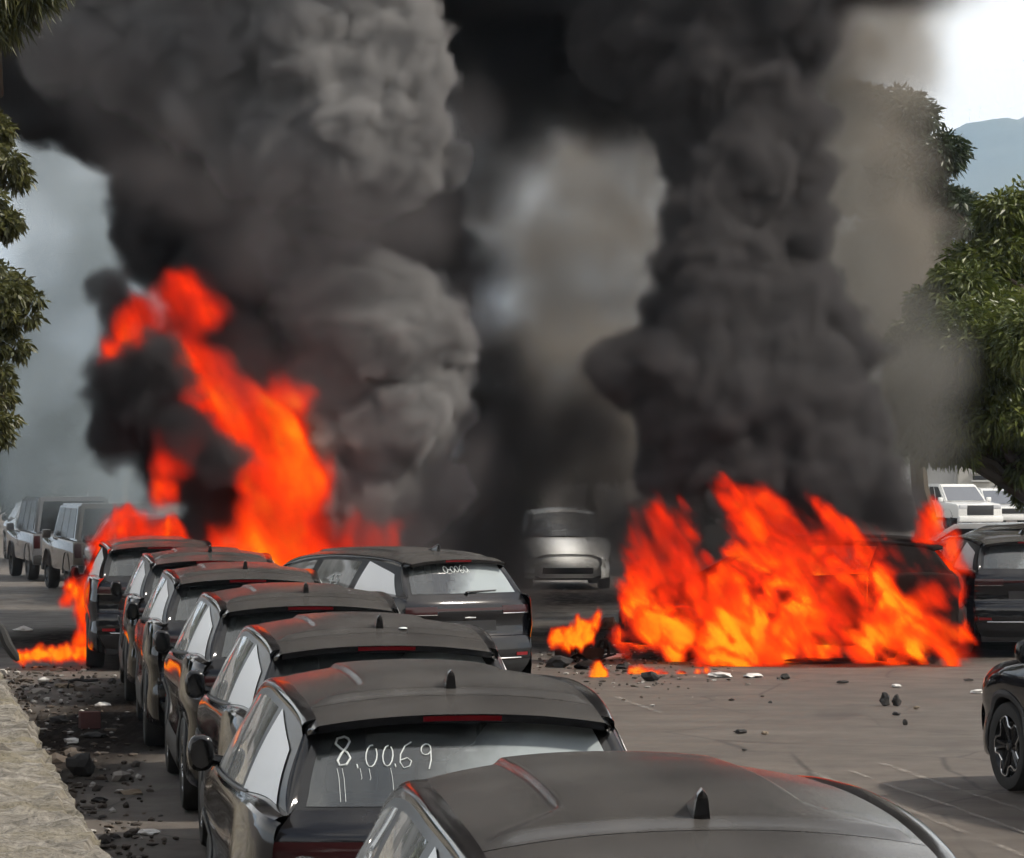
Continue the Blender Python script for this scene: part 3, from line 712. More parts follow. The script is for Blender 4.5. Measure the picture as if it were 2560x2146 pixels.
# ------------------------------------------------------------------ other vehicles
def boxy(name, label, L, W, H, X, d, a, paintc, prof_side, roof_poly, wheel_r=.38, wheels=(.85, 3.5), lights='lamp', cat='car', clad='clad'):
    """lower body from a side outline, upper cabin from another; y grows to the front"""
    root = empty(name)
    mp_ = paint(name+'_paint', paintc, .35)
    b = MB().prism(prof_side, -W/2, W/2, .06).build('body', mp_, root)
    cb = MB()
    bmx = bmesh.new(); lo = [bmx.verts.new((-W/2+.04, p[0], p[1])) for p in roof_poly]; f = bmx.faces.new(lo)
    r_ = bmesh.ops.extrude_face_region(bmx, geom=[f])
    for e in r_['geom']:
        if isinstance(e, bmesh.types.BMVert): e.co.x = W/2-.04
    zb = min(p[1] for p in roof_poly)
    for v in bmx.verts: v.co.x *= 1 - .13*(v.co.z-zb)/(H-zb)
    bmesh.ops.recalc_face_normals(bmx, faces=bmx.faces[:]); bmesh.ops.bevel(bmx, geom=bmx.edges[:], offset=.05, segments=2, affect='EDGES')
    cb.bm(bmx).build('cabin', mp_, root)
    r0, rt0, ft0, f0 = roof_poly            # rear base, rear top, front top, front base
    def xw(z): return (W/2-.04)*(1 - .13*(z-zb)/(H-zb))
    za, zt = zb+.07, H-.10
    def yr(z): return r0[0] + (rt0[0]-r0[0])*(z-r0[1])/(rt0[1]-r0[1])
    def yf(z): return f0[0] + (ft0[0]-f0[0])*(z-f0[1])/(ft0[1]-f0[1])
    dark = M['trim']
    for sg in (1, -1):
        cuts = lin(0, 1, 4)
        for i in range(3):
            u0, u1 = cuts[i]+.02, cuts[i+1]-.02
            MB().grid(lambda u, s: (sg*(xw(za+(zt-za)*s)+.006), (yr(za+(zt-za)*s)+.16)*(1-(u0+(u1-u0)*u)) + (yf(za+(zt-za)*s)-.14)*(u0+(u1-u0)*u), za+(zt-za)*s), lin(0, 1, 3), lin(0, 1, 3), sg < 0).build('side_window', M['dwin'], root)
        MB().box((sg*(W/2+.10)-.09, f0[0]-.22, zb+.02), (sg*(W/2+.10)+.09, f0[0]-.10, zb+.20), .04).build('mirror', mp_, root)
        yfr = max(p[0] for p in prof_side)
        MB().box((sg*(W/2-.22)-.17, yfr-.06, zb-.24), (sg*(W/2-.22)+.17, yfr+.012, zb-.08), .02).build('headlamp', M['lamp'], root)
        yre = min(p[0] for p in prof_side)
        MB().box((sg*(W/2-.10)-.07, yre-.012, zb-.32), (sg*(W/2-.10)+.07, yre+.06, zb-.04), .02).build('tail_lamp', M['redlamp'], root)
        for y in wheels:
            wr = empty('wheel'); wr.parent = root; wr.location = (sg*(W/2-.12), y, wheel_r)
            q = wheel_r/.355
            MB().lathe([(.22*q, -.11), (.33*q, -.115), (.355*q, -.08), (.355*q, .08), (.33*q, .115), (.22*q, .11)], 24).build('tyre', M['rubber'], wr)
            MB().lathe([(0, sg*.05), (.20*q, sg*.045), (.23*q, sg*.10), (.232*q, -sg*.10)], 20).build('rim', M['rim'], wr)
            MB().grid(lambda t, k_: (sg*(W/2-.04+.055*k_), y+(wheel_r+.07)*cos(pi*t), wheel_r+(wheel_r+.07)*sin(pi*t)), lin(0, 1, 13), [0, .6, 1]).build('wheel_arch', M['clad'], root)
    yfr = max(p[0] for p in prof_side); yre = min(p[0] for p in prof_side)
    MB().box((-W*.30, yfr-.05, .62), (W*.30, yfr+.018, zb-.10), .02).build('grille', M['clad'], root)
    MB().box((-W*.5, yfr-.10, .36), (W*.5, yfr+.10, .58), .05).build('front_bumper', M['clad'] if clad == 'clad' else mp_, root)
    MB().box((-W*.5, yre-.10, .36), (W*.5, yre+.10, .58), .05).build('rear_bumper', M['clad'], root)
    MB().grid(lambda u, s: (u*(xw(za+(zt-za)*s)-.10), yf(za+(zt-za)*s)+.012, za+(zt-za)*s), [-1, 0, 1], lin(0, 1, 4), True).build('windscreen', M['wsc'], root)
    MB().grid(lambda u, s: (u*(xw(za+(zt-za)*s)-.12), yr(za+(zt-za)*s)-.012, za+(zt-za)*s), [-1, 0, 1], lin(0, 1, 4)).build('rear_window', M['trim'], root)
    place(root, X, d, a, (0, L/2)); tag(root, label, cat)
    return root
M['dwin'] = plain('dark_window', (.012, .013, .015), .25, 0, .2, Specular9IOR9Level=.3)
M['wsc'] = plain('pale_windscreen', (.16, .17, .19), .08, 0, .1)
SUV = [(0, .42), (0, 1.05), (3.2, 1.10), (4.1, 1.06), (4.22, .92), (4.22, .45)]
SUVR = [(.04, 1.04), (.14, 1.86), (2.62, 1.84), (3.02, 1.08)]
def X_(px, d): return (px-1280)*d/F
boxy('off_road_car', 'boxy silver grey off-road car in the haze at the far left', 4.2, 1.85, 1.86, X_(150, 71), 71, R(17), (.15, .15, .16), SUV, SUVR)
boxy('off_road_car', 'dusty brown grey off-road car, right of the silver one and smudged by smoke', 4.2, 1.85, 1.80, X_(255, 64), 64, R(17), (.10, .085, .075), SUV, [(.04, 1.04), (.20, 1.80), (2.6, 1.78), (3.02, 1.08)])
boxy('cream_van', 'cream van with dark windows standing high behind the off-road cars', 4.8, 1.95, 2.45, X_(325, 95), 95, R(24), (.62, .50, .36), [(0, .45), (0, 1.45), (3.9, 1.45), (4.7, 1.30), (4.8, .5)], [(.04, 1.40), (.10, 2.45), (3.5, 2.43), (4.1, 1.42)], .36, (.9, 3.8))
PK = [(0, .50), (0, 1.12), (2.0, 1.12), (3.9, 1.14), (4.95, 1.05), (5.1, .9), (5.1, .5)]
PKR = [(1.75, 1.10), (1.95, 1.80), (3.25, 1.80), (4.0, 1.12)]
boxy('white_pickup', 'white pickup facing the camera behind the right hand fire', 5.1, 1.9, 1.80, X_(2372, 122), 122, R(200), (.80, .80, .78), PK, PKR, .40, (1.1, 4.2), clad='white')
boxy('white_car', 'small white car with black bonnet right of the white pickup', 3.9, 1.7, 1.62, X_(2487, 125), 125, R(192), (.78, .78, .76), [(0, .4), (0, .95), (2.8, .98), (3.75, .90), (3.9, .7), (3.9, .4)], [(.05, .93), (.35, 1.62), (2.1, 1.60), (2.85, .97)], .33, (.7, 3.1), clad='white')
M['white_paint'] = paint('white_paint', (.80, .79, .76), .25); M['grey_paint'] = paint('grey_paint', (.30, .30, .31), .3)
wcar = copy_tree(car, None, ('antenna',), lambda nm, m: M['white_paint'] if m in (M['paint'], M['roof']) else m); wcar.name = 'white_car'
place(wcar, X_(1420, 64), 64, R(183), (0, 4.5)); tag(wcar, 'pale white car facing the camera, half lost in smoke in the centre', 'car')
for X0, d0, lab in ((355, 60, 'grey car behind the flames of the burning crossover, half veiled'), (110, 84, 'grey car far back at the left edge behind the silver off-road car')):
    gc = copy_tree(car, None, ('antenna', 'window_writing'), lambda nm, m: M['grey_paint'] if m in (M['paint'], M['roof']) else m); gc.name = 'grey_car'
    place(gc, X_(X0, d0), d0, R(15), (0, 2.3)); tag(gc, lab, 'car')
boxy('silver_car', 'silver roofed car between the right fire and the crosswise dark car', 4.3, 1.75, 1.50, X_(2395, 58), 58, R(80), (.55, .55, .56), [(0, .4), (0, .92), (3.0, .95), (4.1, .85), (4.3, .6), (4.3, .4)], [(.15, .90), (.8, 1.50), (2.2, 1.48), (3.1, .94)], .33, (.8, 3.4))

# ------------------------------------------------------------------ debris
M['ash'] = plain('black_debris', (.02, .018, .017), .8, 0, .4, 12, .4)
M['white_scrap'] = plain('white_scrap', (.62, .60, .57), .6)
M['red_scrap'] = plain('red_scrap', (.30, .035, .03), .5)
M['pink_scrap'] = plain('scorched_red_panel', (.42, .16, .13), .6)
M['brick'] = plain('dark_red_block', (.085, .028, .024), .85, 0, .3, 15, .4)
M['tan_scrap'] = plain('tan_scrap', (.22, .17, .12), .8)
def shard(px, py, wpx, hpx, mat, label, seed, name='debris_piece', cat='debris', jag=.35, lift=0.0):
    rng = random.Random(seed); p = gnd(px, py); k_ = p.y/F
    wx, hz = wpx*k_, max(hpx*k_, .015)
    bmx = bmesh.new(); bmesh.ops.create_icosphere(bmx, subdivisions=2, radius=.5)
    off = Vector((seed*3.1, seed*1.7, 0))
    for v in bmx.verts:
        n = 1 + jag*1.6*mn.noise(v.co*3.2+off) + jag*mn.noise(v.co*7+off)
        c = v.co*n; v.co = Vector((c.x*wx, c.y*wx*rng.uniform(.62, .7), max(c.z + .34, -.02)*hz*1.25))
    o = MB().bm(bmx).build(name, M[mat], None, False); o.location = (p.x, p.y, lift); o.rotation_euler = (0, 0, rng.uniform(-.5, .5))
    tag(o, label, cat); return o
sh_ = [
 (1625, 1702, 42, 22, 'ash', 'black lump in front of the small flames, centre right'),
 (1605, 1598, 46, 18, 'pink_scrap', 'scorched pink panel scrap lying left of the right fire'),
 (1530, 1648, 58, 14, 'white_scrap', 'flat white scrap beside the small burning wreckage'),
 (1660, 1560, 70, 14, 'red_scrap', 'red panel scrap at the left foot of the big right fire'),
 (1800, 1692, 60, 10, 'white_scrap', 'pale strip of trim at the end of the little flames'),
 (1880, 1693, 54, 10, 'white_scrap', 'white sliver of trim right of the pale strip'),
 (1962, 1698, 26, 14, 'ash', 'small black scrap below the middle of the right fire'),
 (2105, 1708, 36, 7, 'ash', 'flat dark scrap on the asphalt before the right fire'),
 (2212, 1764, 26, 30, 'ash', 'black lump, left one of the pair on the open asphalt'),
 (2240, 1764, 22, 26, 'ash', 'black lump, right one of the pair on the open asphalt'),
 (2240, 1788, 22, 8, 'ash', 'thin black flake below the pair of lumps'),
 (2262, 1812, 14, 14, 'ash', 'lone dark leaf shaped flake on the asphalt'),
 (2290, 1772, 16, 8, 'tan_scrap', 'small tan scrap right of the pair of black lumps'),
 (2240, 1718, 24, 8, 'white_scrap', 'small white scrap before the right fire'),
 (2440, 1733, 34, 9, 'white_scrap', 'white card lying near the right edge'),
 (2420, 1702, 26, 6, 'ash', 'dark sliver near the white card at the right edge'),
 (1850, 1833, 30, 10, 'ash', 'dark flat scrap on the asphalt above the nearest roof, left of two'),
 (1912, 1836, 20, 8, 'tan_scrap', 'tan flat scrap on the asphalt above the nearest roof, right of two'),
 (1925, 1758, 10, 6, 'ash', 'tiny black pebble on the bare asphalt'),
 (1860, 1877, 12, 6, 'ash', 'tiny dark pebble just above the nearest roof'),
 (60, 1578, 44, 10, 'white_scrap', 'white scrap on the roadway at the far left'),
 (205, 1938, 80, 56, 'ash', 'big black clod on the ground by the low wall'),
 (150, 1808, 50, 18, 'ash', 'dark scrap beside the low wall, left of the red block'),
 (260, 1765, 40, 10, 'white_scrap', 'white litter beside the red block'),
 (160, 1720, 50, 14, 'tan_scrap', 'pale tan scrap near the ground flames'),
 (110, 1705, 30, 10, 'white_scrap', 'small pale scrap just in front of the ground flames'),
 (180, 1860, 34, 16, 'white_scrap', 'crumpled white litter between wall and cars'),
 (235, 1845, 70, 14, 'ash', 'flat black rag beside the third car'),
 (330, 1985, 60, 12, 'tan_scrap', 'pale dusty scrap beside the second car'),
 (250, 2005, 40, 14, 'ash', 'dark scrap of rubber near the wall end'),
 (370, 2085, 50, 12, 'white_scrap', 'white strip lying beside the second car'),
 (290, 2095, 30, 10, 'ash', 'black crumb close to the bottom left corner'),
 (1400, 1668, 60, 26, 'ash', 'sooty lump at the left foot of the small burning wreckage'),
 (1470, 1672, 74, 20, 'char', 'flat charred slab in front of the small burning wreckage'),
 (1555, 1600, 50, 40, 'ash', 'upright black lump between the small wreckage and the big fire'),
 (1520, 1575, 44, 30, 'rust', 'rusty lump right behind the small flames'),
 (1690, 1650, 90, 16, 'ash', 'long dark scrap in front of the left part of the big fire'),
 (1560, 1672, 40, 14, 'ash', 'small black scrap between the two little ground flames'),
 (2290, 1660, 60, 26, 'ash', 'charred lump at the right foot of the big fire'),
 (2050, 1655, 200, 10, 'char', 'flat scorched sheet under the middle of the right fire'),
 (1850, 1632, 120, 18, 'rust', 'rusty burnt sheet at the left foot of the wreck'),
]
for i, (px, py, a, b, m_, lab) in enumerate(sh_): shard(px, py, a, b, m_, lab, i+1)
rb = MB(); p = gnd(225, 1822)
rb.box((-.10, -.07, 0), (.10, .07, .17), .012); o = rb.build('brick_block', M['brick']); o.location = p; o.rotation_euler = (0, 0, .3); tag(o, 'dark red square block on the ground by the low wall', 'block')
# curved black strip sticking up by the wall, and a bent metal hook
o = MB().tube([at(-12, 1555, 31), at(4, 1575, 31), at(18, 1610, 31), at(38, 1640, 31), at(46, 1652, 31)], [.03, .05, .055, .045, .02], 8).build('rubber_strip', M['rubber']); tag(o, 'curved black rubber strip rising at the left edge', 'strip')
q = gnd(170, 1725); o = MB().tube([q + Vector(t) for t in ((0, 0, .02), (.02, 0, .10), (.10, .02, .12), (.22, .05, .10), (.34, .06, .11))], .018, 6).build('bent_pipe', M['ash']); tag(o, 'bent black pipe lying near the ground flames', 'pipe')
# burning wreckage left of the big fire: an engine part with hoops and a tilted panel
rgd = random.Random(77); rub = MB()
for _ in range(1500):
    if rgd.random() < .72:
        dd_ = rgd.uniform(14, 40); lat = rgd.betavariate(1.4, 2.2); xl = -.203*dd_ + 1.18; xr = -.14*dd_ + .75
        q_ = Vector((xl + (xr-xl)*lat, dd_, 0)); s_ = rgd.uniform(.008, .035)*(1+1.5*(rgd.random() < .06))
    else:
        q_ = gnd(rgd.gauss(1560, 170), min(max(rgd.gauss(1650, 40), 1560), 1800)); s_ = rgd.uniform(.008, .03)
    bmx = bmesh.new(); bmesh.ops.create_icosphere(bmx, subdivisions=1, radius=1)
    off = Vector((rgd.random()*50, rgd.random()*50, 0)); kx, ky, kz = rgd.uniform(.6, 1.8), rgd.uniform(.6, 1.8), rgd.uniform(.3, .9)
    for v in bmx.verts:
        v.co *= 1 + .6*mn.noise(v.co*1.6+off); v.co = Vector((q_.x+v.co.x*s_*kx, q_.y+v.co.y*s_*ky, v.co.z*s_*kz + s_*.25))
    rub.bm(bmx)
k = NT('rubble'); f_ = k.n('ShaderNodeNewGeometry').outputs['Random Per Island']
rub.build('rubble', k.pbr(k.mix(k.rng(f_, .82, .9), k.mix(f_, (.03, .024, .02), (.11, .085, .065)), (.42, .40, .37)), .85), None, False)['kind'] = 'stuff'
wk = empty('scattered_wreckage', gnd(1440, 1655)); B_ = wk.location
def rel(px, py, d): return at(px, py, d) - Vector(B_)
dd = B_.y
for (x0, y0, r_) in ((1415, 1618, 34), (1455, 1622, 40), (1508, 1618, 30)):
    MB().tube([rel(x0 + r_*.45*cos(t), y0 - r_*sin(t) + 10, dd + .10*cos(t*2)) for t in lin(-.3, 3.5, 11)], .022, 6).build('bent_hoop', M['char'], wk)
MB().box((-.28, -.15, .02), (-.02, .15, .17), .03).build('engine_block', M['char'], wk)
for (x0, y0, x1, y1, r_) in ((1390, 1650, 1420, 1600, .03), (1440, 1655, 1475, 1605, .025), (1470, 1660, 1540, 1635, .02), (1500, 1650, 1512, 1590, .018), (1380, 1655, 1470, 1665, .03)):
    MB().tube([rel(x0, y0, dd), rel((x0+x1)/2+6, (y0+y1)/2-6, dd+.1), rel(x1, y1, dd+.05)], [r_, r_*1.2, r_*.6], 6).build('bent_bar', M['char'], wk)
MB().grid(lambda u, v: (-.10+.30*u+.03*sin(7*v), -.3-.2*v, .04+.05*sin(5*u)+.05*v), lin(0, 1, 8), lin(0, 1, 6)).build('ash_sheet', M['char'], wk)
MB().grid(lambda u, v: (.02+.34*u, -.05-.12*v, .05+.20*v*(1-.4*u)+.02*sin(9*u)), lin(0, 1, 8), lin(0, 1, 5)).build('torn_panel', M['rust'], wk)
fr_ = empty('charred_frame', gnd(2225, 1662)); bf = Vector(fr_.location)
def rf(px, py, d): return at(px, py, d) - bf
df = bf.y
MB().tube([rf(2200, 1652, df), rf(2206, 1600, df), rf(2216, 1535, df)], [.09, .06, .03], 6).build('post', M['char'], fr_)
MB().tube([rf(2216, 1535, df), rf(2235, 1560, df+.1), rf(2250, 1575, df+.1), rf(2285, 1580, df+.2)], [.03, .07, .09, .03], 6).build('crossbar', M['char'], fr_)
MB().tube([rf(2285, 1655, df+.1), rf(2288, 1600, df+.2), rf(2284, 1545, df+.2)], [.045, .04, .02], 6).build('post', M['char'], fr_)
MB().tube([rf(2204, 1632, df), rf(2225, 1625, df), rf(2240, 1634, df)], [.08, .12, .07], 7).build('clump', M['char'], fr_)
tag(fr_, 'charred upright frame standing in the flames at the right', 'wreckage')
tag(wk, 'heap of bent burning wreckage beside the black crossover', 'wreckage')
# ------------------------------------------------------------------ fire and smoke (real gas volumes)
def gas(name, pts, mat, vox, edge=.25, warp=((.6, .35), (2.2, .12)), bill=((1.1, .35), (2.8, .15)), stretch=1.0, pad=.5, smooth=.15, lo=None, hi=None, seed=0.0, mod=None, fbm=None, shear=0.0):
    """puffs (x, y, z, radius) fused into one cloud on a voxel grid; warp and bill shape its billows"""
    me = bpy.data.meshes.new(name); me.from_pydata([p[:3] for p in pts], [], [])
    rs = sorted(set(p[3] for p in pts))
    a = me.attributes.new('cls', 'INT', 'POINT'); a.data.foreach_set('value', [rs.index(p[3]) for p in pts])
    ob = bpy.data.objects.new(name, me); C.objects.link(ob)
    g_ = bpy.data.node_groups.new(name, 'GeometryNodeTree')
    g_.interface.new_socket('Geometry', in_out='INPUT', socket_type='NodeSocketGeometry')
    g_.interface.new_socket('Geometry', in_out='OUTPUT', socket_type='NodeSocketGeometry')
    N = lambda t: g_.nodes.new(t); L = g_.links.new
    gi = N('NodeGroupInput'); go = N('NodeGroupOutput'); pos = N('GeometryNodeInputPosition').outputs[0]
    def put(s, v):
        if hasattr(v, 'is_linked'): L(v, s)
        else: s.default_value = v
    def vm(op, a, b):
        n = N('ShaderNodeVectorMath'); n.operation = op; put(n.inputs[0], a); put(n.inputs[1], b); return n.outputs[0]
    def m(op, *v):
        n = N('ShaderNodeMath'); n.operation = op
        for s, x in zip(n.inputs, v): put(s, x)
        return n.outputs[0]
    p = pos
    sv = (1, 1, stretch)
    if shear:                   # streaks lean with the wind
        xyz = N('ShaderNodeSeparateXYZ'); L(pos, xyz.inputs[0]); cb = N('ShaderNodeCombineXYZ'); L(m('MULTIPLY', xyz.outputs[2], shear), cb.inputs[0])
    def nz(q): return vm('ADD', vm('MULTIPLY', vm('ADD', q, cb.outputs[0]) if shear else q, sv), (seed, seed*2, 0))
    for sc, am in warp:
        n = N('ShaderNodeTexNoise'); n.inputs['Scale'].default_value = sc; n.inputs['Detail'].default_value = 1
        L(nz(p), n.inputs['Vector'])
        p = vm('ADD', p, vm('MULTIPLY', vm('SUBTRACT', n.outputs['Color'], (.5, .5, .5)), (2*am, 2*am, 2*am/max(stretch, .4))))
    d = None
    na = N('GeometryNodeInputNamedAttribute'); na.data_type = 'INT'; na.inputs[0].default_value = 'cls'
    for i, r in enumerate(rs):
        sep = N('GeometryNodeSeparateGeometry'); sep.domain = 'POINT'
        cp = N('FunctionNodeCompare'); cp.data_type = 'INT'; cp.operation = 'EQUAL'; cp.inputs[3].default_value = i
        L(na.outputs[0], cp.inputs[2]); L(cp.outputs[0], sep.inputs[1]); L(gi.outputs[0], sep.inputs[0])
        pr = N('GeometryNodeProximity'); pr.target_element = 'POINTS'
        L(sep.outputs[0], pr.inputs[0]); L(p, pr.inputs['Sample Position'] if 'Sample Position' in pr.inputs else pr.inputs['Source Position'])
        di = m('SUBTRACT', pr.outputs['Distance'], r)
        d = di if d is None else m('SMOOTH_MIN', d, di, smooth)
    for sc, am in bill:
        v = N('ShaderNodeTexVoronoi'); v.feature = 'F1'; v.inputs['Scale'].default_value = sc; L(vm('MULTIPLY', p, sv), v.inputs['Vector'])
        d = m('ADD', d, m('MULTIPLY', m('SUBTRACT', v.outputs['Distance'], .55), am*1.6))
    if fbm:                     # fine curls: (scale, depth, detail)
        n = N('ShaderNodeTexNoise'); n.inputs['Scale'].default_value = fbm[0]; n.inputs['Detail'].default_value = fbm[2]; n.inputs['Roughness'].default_value = .62
        L(nz(p), n.inputs['Vector'])
        d = m('ADD', d, m('MULTIPLY', m('SUBTRACT', n.outputs[0], .5), 2*fbm[1]))
    mr = N('ShaderNodeMapRange'); mr.interpolation_type = 'SMOOTHSTEP'; L(d, mr.inputs[0])
    for k_, q in enumerate((edge*.5, -edge*.5, 0, 1)): mr.inputs[k_+1].default_value = q
    dens = mr.outputs[0]
    if mod:                     # uneven thickness: (scale, thin, thick)
        n = N('ShaderNodeTexNoise'); n.inputs['Scale'].default_value = mod[0]; n.inputs['Detail'].default_value = 3
        L(nz(p), n.inputs['Vector'])
        m2 = N('ShaderNodeMapRange'); L(n.outputs[0], m2.inputs[0])
        for k_, q in enumerate((.36, .64, mod[1], mod[2])): m2.inputs[k_+1].default_value = q
        dens = m('MAXIMUM', m('MULTIPLY', dens, m2.outputs[0]), 0.0)
    lo = lo or [min(q[k_]-q[3] for q in pts)-pad for k_ in range(3)]
    hi = hi or [max(q[k_]+q[3] for q in pts)+pad for k_ in range(3)]
    vc = N('GeometryNodeVolumeCube'); L(dens, vc.inputs['Density'])
    vc.inputs['Min'].default_value = lo; vc.inputs['Max'].default_value = hi
    for k_, ax in enumerate('XYZ'): vc.inputs['Resolution '+ax].default_value = max(4, int((hi[k_]-lo[k_])/vox))
    sm = N('GeometryNodeSetMaterial'); sm.inputs['Material'].default_value = mat
    L(vc.outputs[0], sm.inputs[0]); L(sm.outputs[0], go.inputs[0])
    me.materials.append(mat)
    ob.modifiers.new('gas', 'NODES').node_group = g_
    return ob
def puffs(l, q=.1):
    return [(*at(px, py, d), max(q, round(rp*d/F/q)*q)) for (px, py, d, rp) in l]
def smoke_mat(name, dens, col, aniso=0.0):
    k = NT(name); v = k.n('ShaderNodeVolumePrincipled')
    v.inputs['Color'].default_value = (*col, 1); v.inputs['Density'].default_value = dens; v.inputs['Anisotropy'].default_value = aniso
    k.t.links.new(v.outputs[0], k.out.inputs['Volume']); return k.m
def fire_mat(name, sig=7.0, gain=1.0, hot=.16, scale=1.6, shear=0.0, base=1.2):
    k = NT(name)
    a = k.n('ShaderNodeAttribute'); a.attribute_name = 'density'; den = a.outputs['Fac']
    co_ = k.coord(); zz = k.n('ShaderNodeSeparateXYZ', i0=co_)
    cb_ = k.n('ShaderNodeCombineXYZ', i0=k.math('MULTIPLY', zz.outputs[2], shear), i2=k.math('MULTIPLY', zz.outputs[2], -.55))
    n1 = k.noise(scale, 4, k.n('ShaderNodeVectorMath', _operation='ADD', i0=co_, i1=cb_.outputs[0]).outputs[0], .65)
    t = k.math('ADD', k.math('ADD', k.math('MULTIPLY', den, .46), k.math('MULTIPLY', n1, .95)), k.rng(zz.outputs[2], 0, base*2, .13, -.06))
    r = k.n('ShaderNodeValToRGB'); k.t.links.new(t, r.inputs[0])
    e = r.color_ramp.elements
    e[0].position = .36; e[0].color = (.10, .008, .004, 1); e[1].position = 1.12 if False else 1.0; e[1].color = (1.0, hot*1.9, .012, 1)
    for ps, c in ((.56, (.62, .018, .004, 1)), (.72, (1.0, .042, .002, 1)), (.88, (1.0, hot*.65, .003, 1))):
        x = e.new(ps); x.color = c
    s = k.math('MULTIPLY', den, sig)
    em = k.n('ShaderNodeEmission'); k.t.links.new(r.outputs[0], em.inputs[0]); k.t.links.new(k.math('MULTIPLY', s, gain), em.inputs[1])
    ab = k.n('ShaderNodeVolumeAbsorption'); ab.inputs[0].default_value = (0, 0, 0, 1); k.t.links.new(s, ab.inputs[1])
    ad = k.n('ShaderNodeAddShader', i0=em.outputs[0], i1=ab.outputs[0])
    k.t.links.new(ad.outputs[0], k.out.inputs['Volume']); return k.m

def stuff(o, label=None): o['kind'] = 'stuff'; return o
# --- flames
M['fire'] = fire_mat('flames', 15, 1.12, .24, 2.0, .4, 2.2)
M['fire_r'] = fire_mat('raging_flames', 26, 1.2, .20, 3.2, .7, 1.0)
M['fire_small'] = fire_mat('small_flames', 30, 1.1, .22, 5)
def tongue(px, py, d, r0, h, lean, n=6, jit=0):
    """a flame: puffs shrinking upwards"""
    return [(px + lean*(i/(n-1))**1.3, py - h*i/(n-1), d, r0*(1-.75*i/(n-1))) for i in range(n)]
L1 = []
for a in ((640, 1390, 43, 75), (720, 1400, 43, 80), (790, 1400, 43, 70), (700, 1300, 43, 95), (740, 1230, 43, 80), (680, 1180, 43, 95), (640, 1100, 43, 85), (590, 1050, 42.9, 75), (540, 1000, 42.7, 62), (500, 940, 42.6, 48), (700, 1080, 43, 60), (720, 1000, 43.1, 40),
          (480, 900, 42.6, 32), (470, 860, 42.5, 25), (560, 930, 42.6, 28), (400, 780, 42.3, 60), (460, 740, 42.4, 60), (500, 790, 42.4, 45), (340, 830, 42.2, 40), (290, 880, 42.2, 28), (430, 1180, 42.4, 35), (440, 1130, 42.4, 28), (420, 1250, 42.4, 30), (560, 1400, 43, 50), (870, 1385, 43, 40), (930, 1370, 43, 28), (1000, 1355, 43, 20), (880, 1330, 43, 22), (820, 1320, 43, 30)): L1.append(a)
stuff(gas('flames', puffs(L1, .06), M['fire'], .045, .32, ((.7, .28), (2.0, .16)), (), .6, shear=.4, seed=1.0, mod=(1.1, .12, 1.0), fbm=(2.0, .30, 5)))
def fill(contour, bottom, d, step, r0, r1, rng, dj=.6):
    """puffs packed under an outline: contour gives the flame top for a pixel column"""
    out = []; x0, x1 = contour[0][0], contour[-1][0]; top = spl(*contour); bot = spl(*bottom)
    x = x0
    while x <= x1:
        y = bot(x)
        while y > top(x):
            t = (bot(x)-y)/max(bot(x)-top(x), 1)
            out.append((x+rng.uniform(-.5, .5)*step, y+rng.uniform(-.4, .4)*step, d + rng.uniform(-dj, dj)*(1-.6*t), r0+(r1-r0)*t**1.5))
            y -= step*(1-.35*t)
        x += step*.8
    return out
rf1 = random.Random(17)
R1 = fill([(1590, 1430), (1640, 1330), (1690, 1350), (1745, 1440), (1790, 1500), (1840, 1470)], [(1590, 1530), (1700, 1560), (1840, 1570)], 40.8, 42, 34, 13, rf1)
R1 += fill([(1800, 1440), (1850, 1380), (1900, 1330), (1980, 1320), (2060, 1350), (2140, 1385), (2220, 1380), (2290, 1370), (2340, 1400), (2400, 1440), (2425, 1520)], [(1800, 1590), (1900, 1622), (2425, 1622)], 40.6, 46, 40, 15, rf1)
for (px, py, r_, h, ln) in ((1930, 1400, 44, 190, -135), (1985, 1370, 40, 150, -120), (2060, 1370, 36, 110, -80), (1890, 1330, 26, 100, -80), (2150, 1390, 26, 80, -40), (2300, 1390, 30, 120, 42), (2385, 1450, 26, 110, 8), (1640, 1350, 22, 80, 6), (1590, 1450, 24, 110, -14), (1700, 1370, 18, 60, -10)):
    R1 += tongue(px, py, 40.7, r_, h, ln, 7)
R1 += [(px, 1632+rf1.uniform(-5, 5), 39.9, 22) for px in range(1770, 2400, 24)]
stuff(gas('flames', puffs(R1, .05), M['fire_r'], .034, .20, ((.8, .24), (2.2, .15)), (), .45, shear=.7, seed=4.0, lo=[1.2, 38.8, -.02], hi=[6.6, 42.6, 3.0], mod=(1.25, .06, 1.25), fbm=(3.0, .36, 5)))
# flames licking over the last car of the row
B1 = []
for (px, py, r_) in ((250, 1350, 16), (280, 1330, 22), (310, 1320, 26), (345, 1318, 26), (380, 1328, 24), (415, 1335, 22), (445, 1345, 20), (300, 1290, 16), (330, 1280, 14), (262, 1380, 16), (250, 1420, 18), (235, 1460, 18), (225, 1500, 20), (225, 1540, 20), (222, 1580, 20), (215, 1615, 20), (190, 1480, 14), (175, 1460, 12), (200, 1520, 14), (165, 1490, 10), (205, 1600, 14)): B1.append((px, py, 40.6 if py < 1400 else 39.9, r_))
stuff(gas('flames', puffs(B1, .03), M['fire_small'], .025, .18, ((1.6, .12), (5, .08), (11, .035)), (), .5, seed=7.0, mod=(5, .3, 1)))
G1 = [(px, 1640-4*sin(px*.2)-(px > 150)*6, 39.6, 9+4*sin(px*.13)) for px in range(45, 240, 11)] + [(px, 1622, 39.6, 8) for px in (100, 130, 165, 200, 215)]
stuff(gas('flames', puffs(G1, .02), M['fire_small'], .02, .08, ((2.5, .08), (8, .06), (18, .025)), (), .6, seed=9.0, lo=[-6.6, 39.0, -.02], hi=[-5.1, 40.2, .6]))
S1 = []
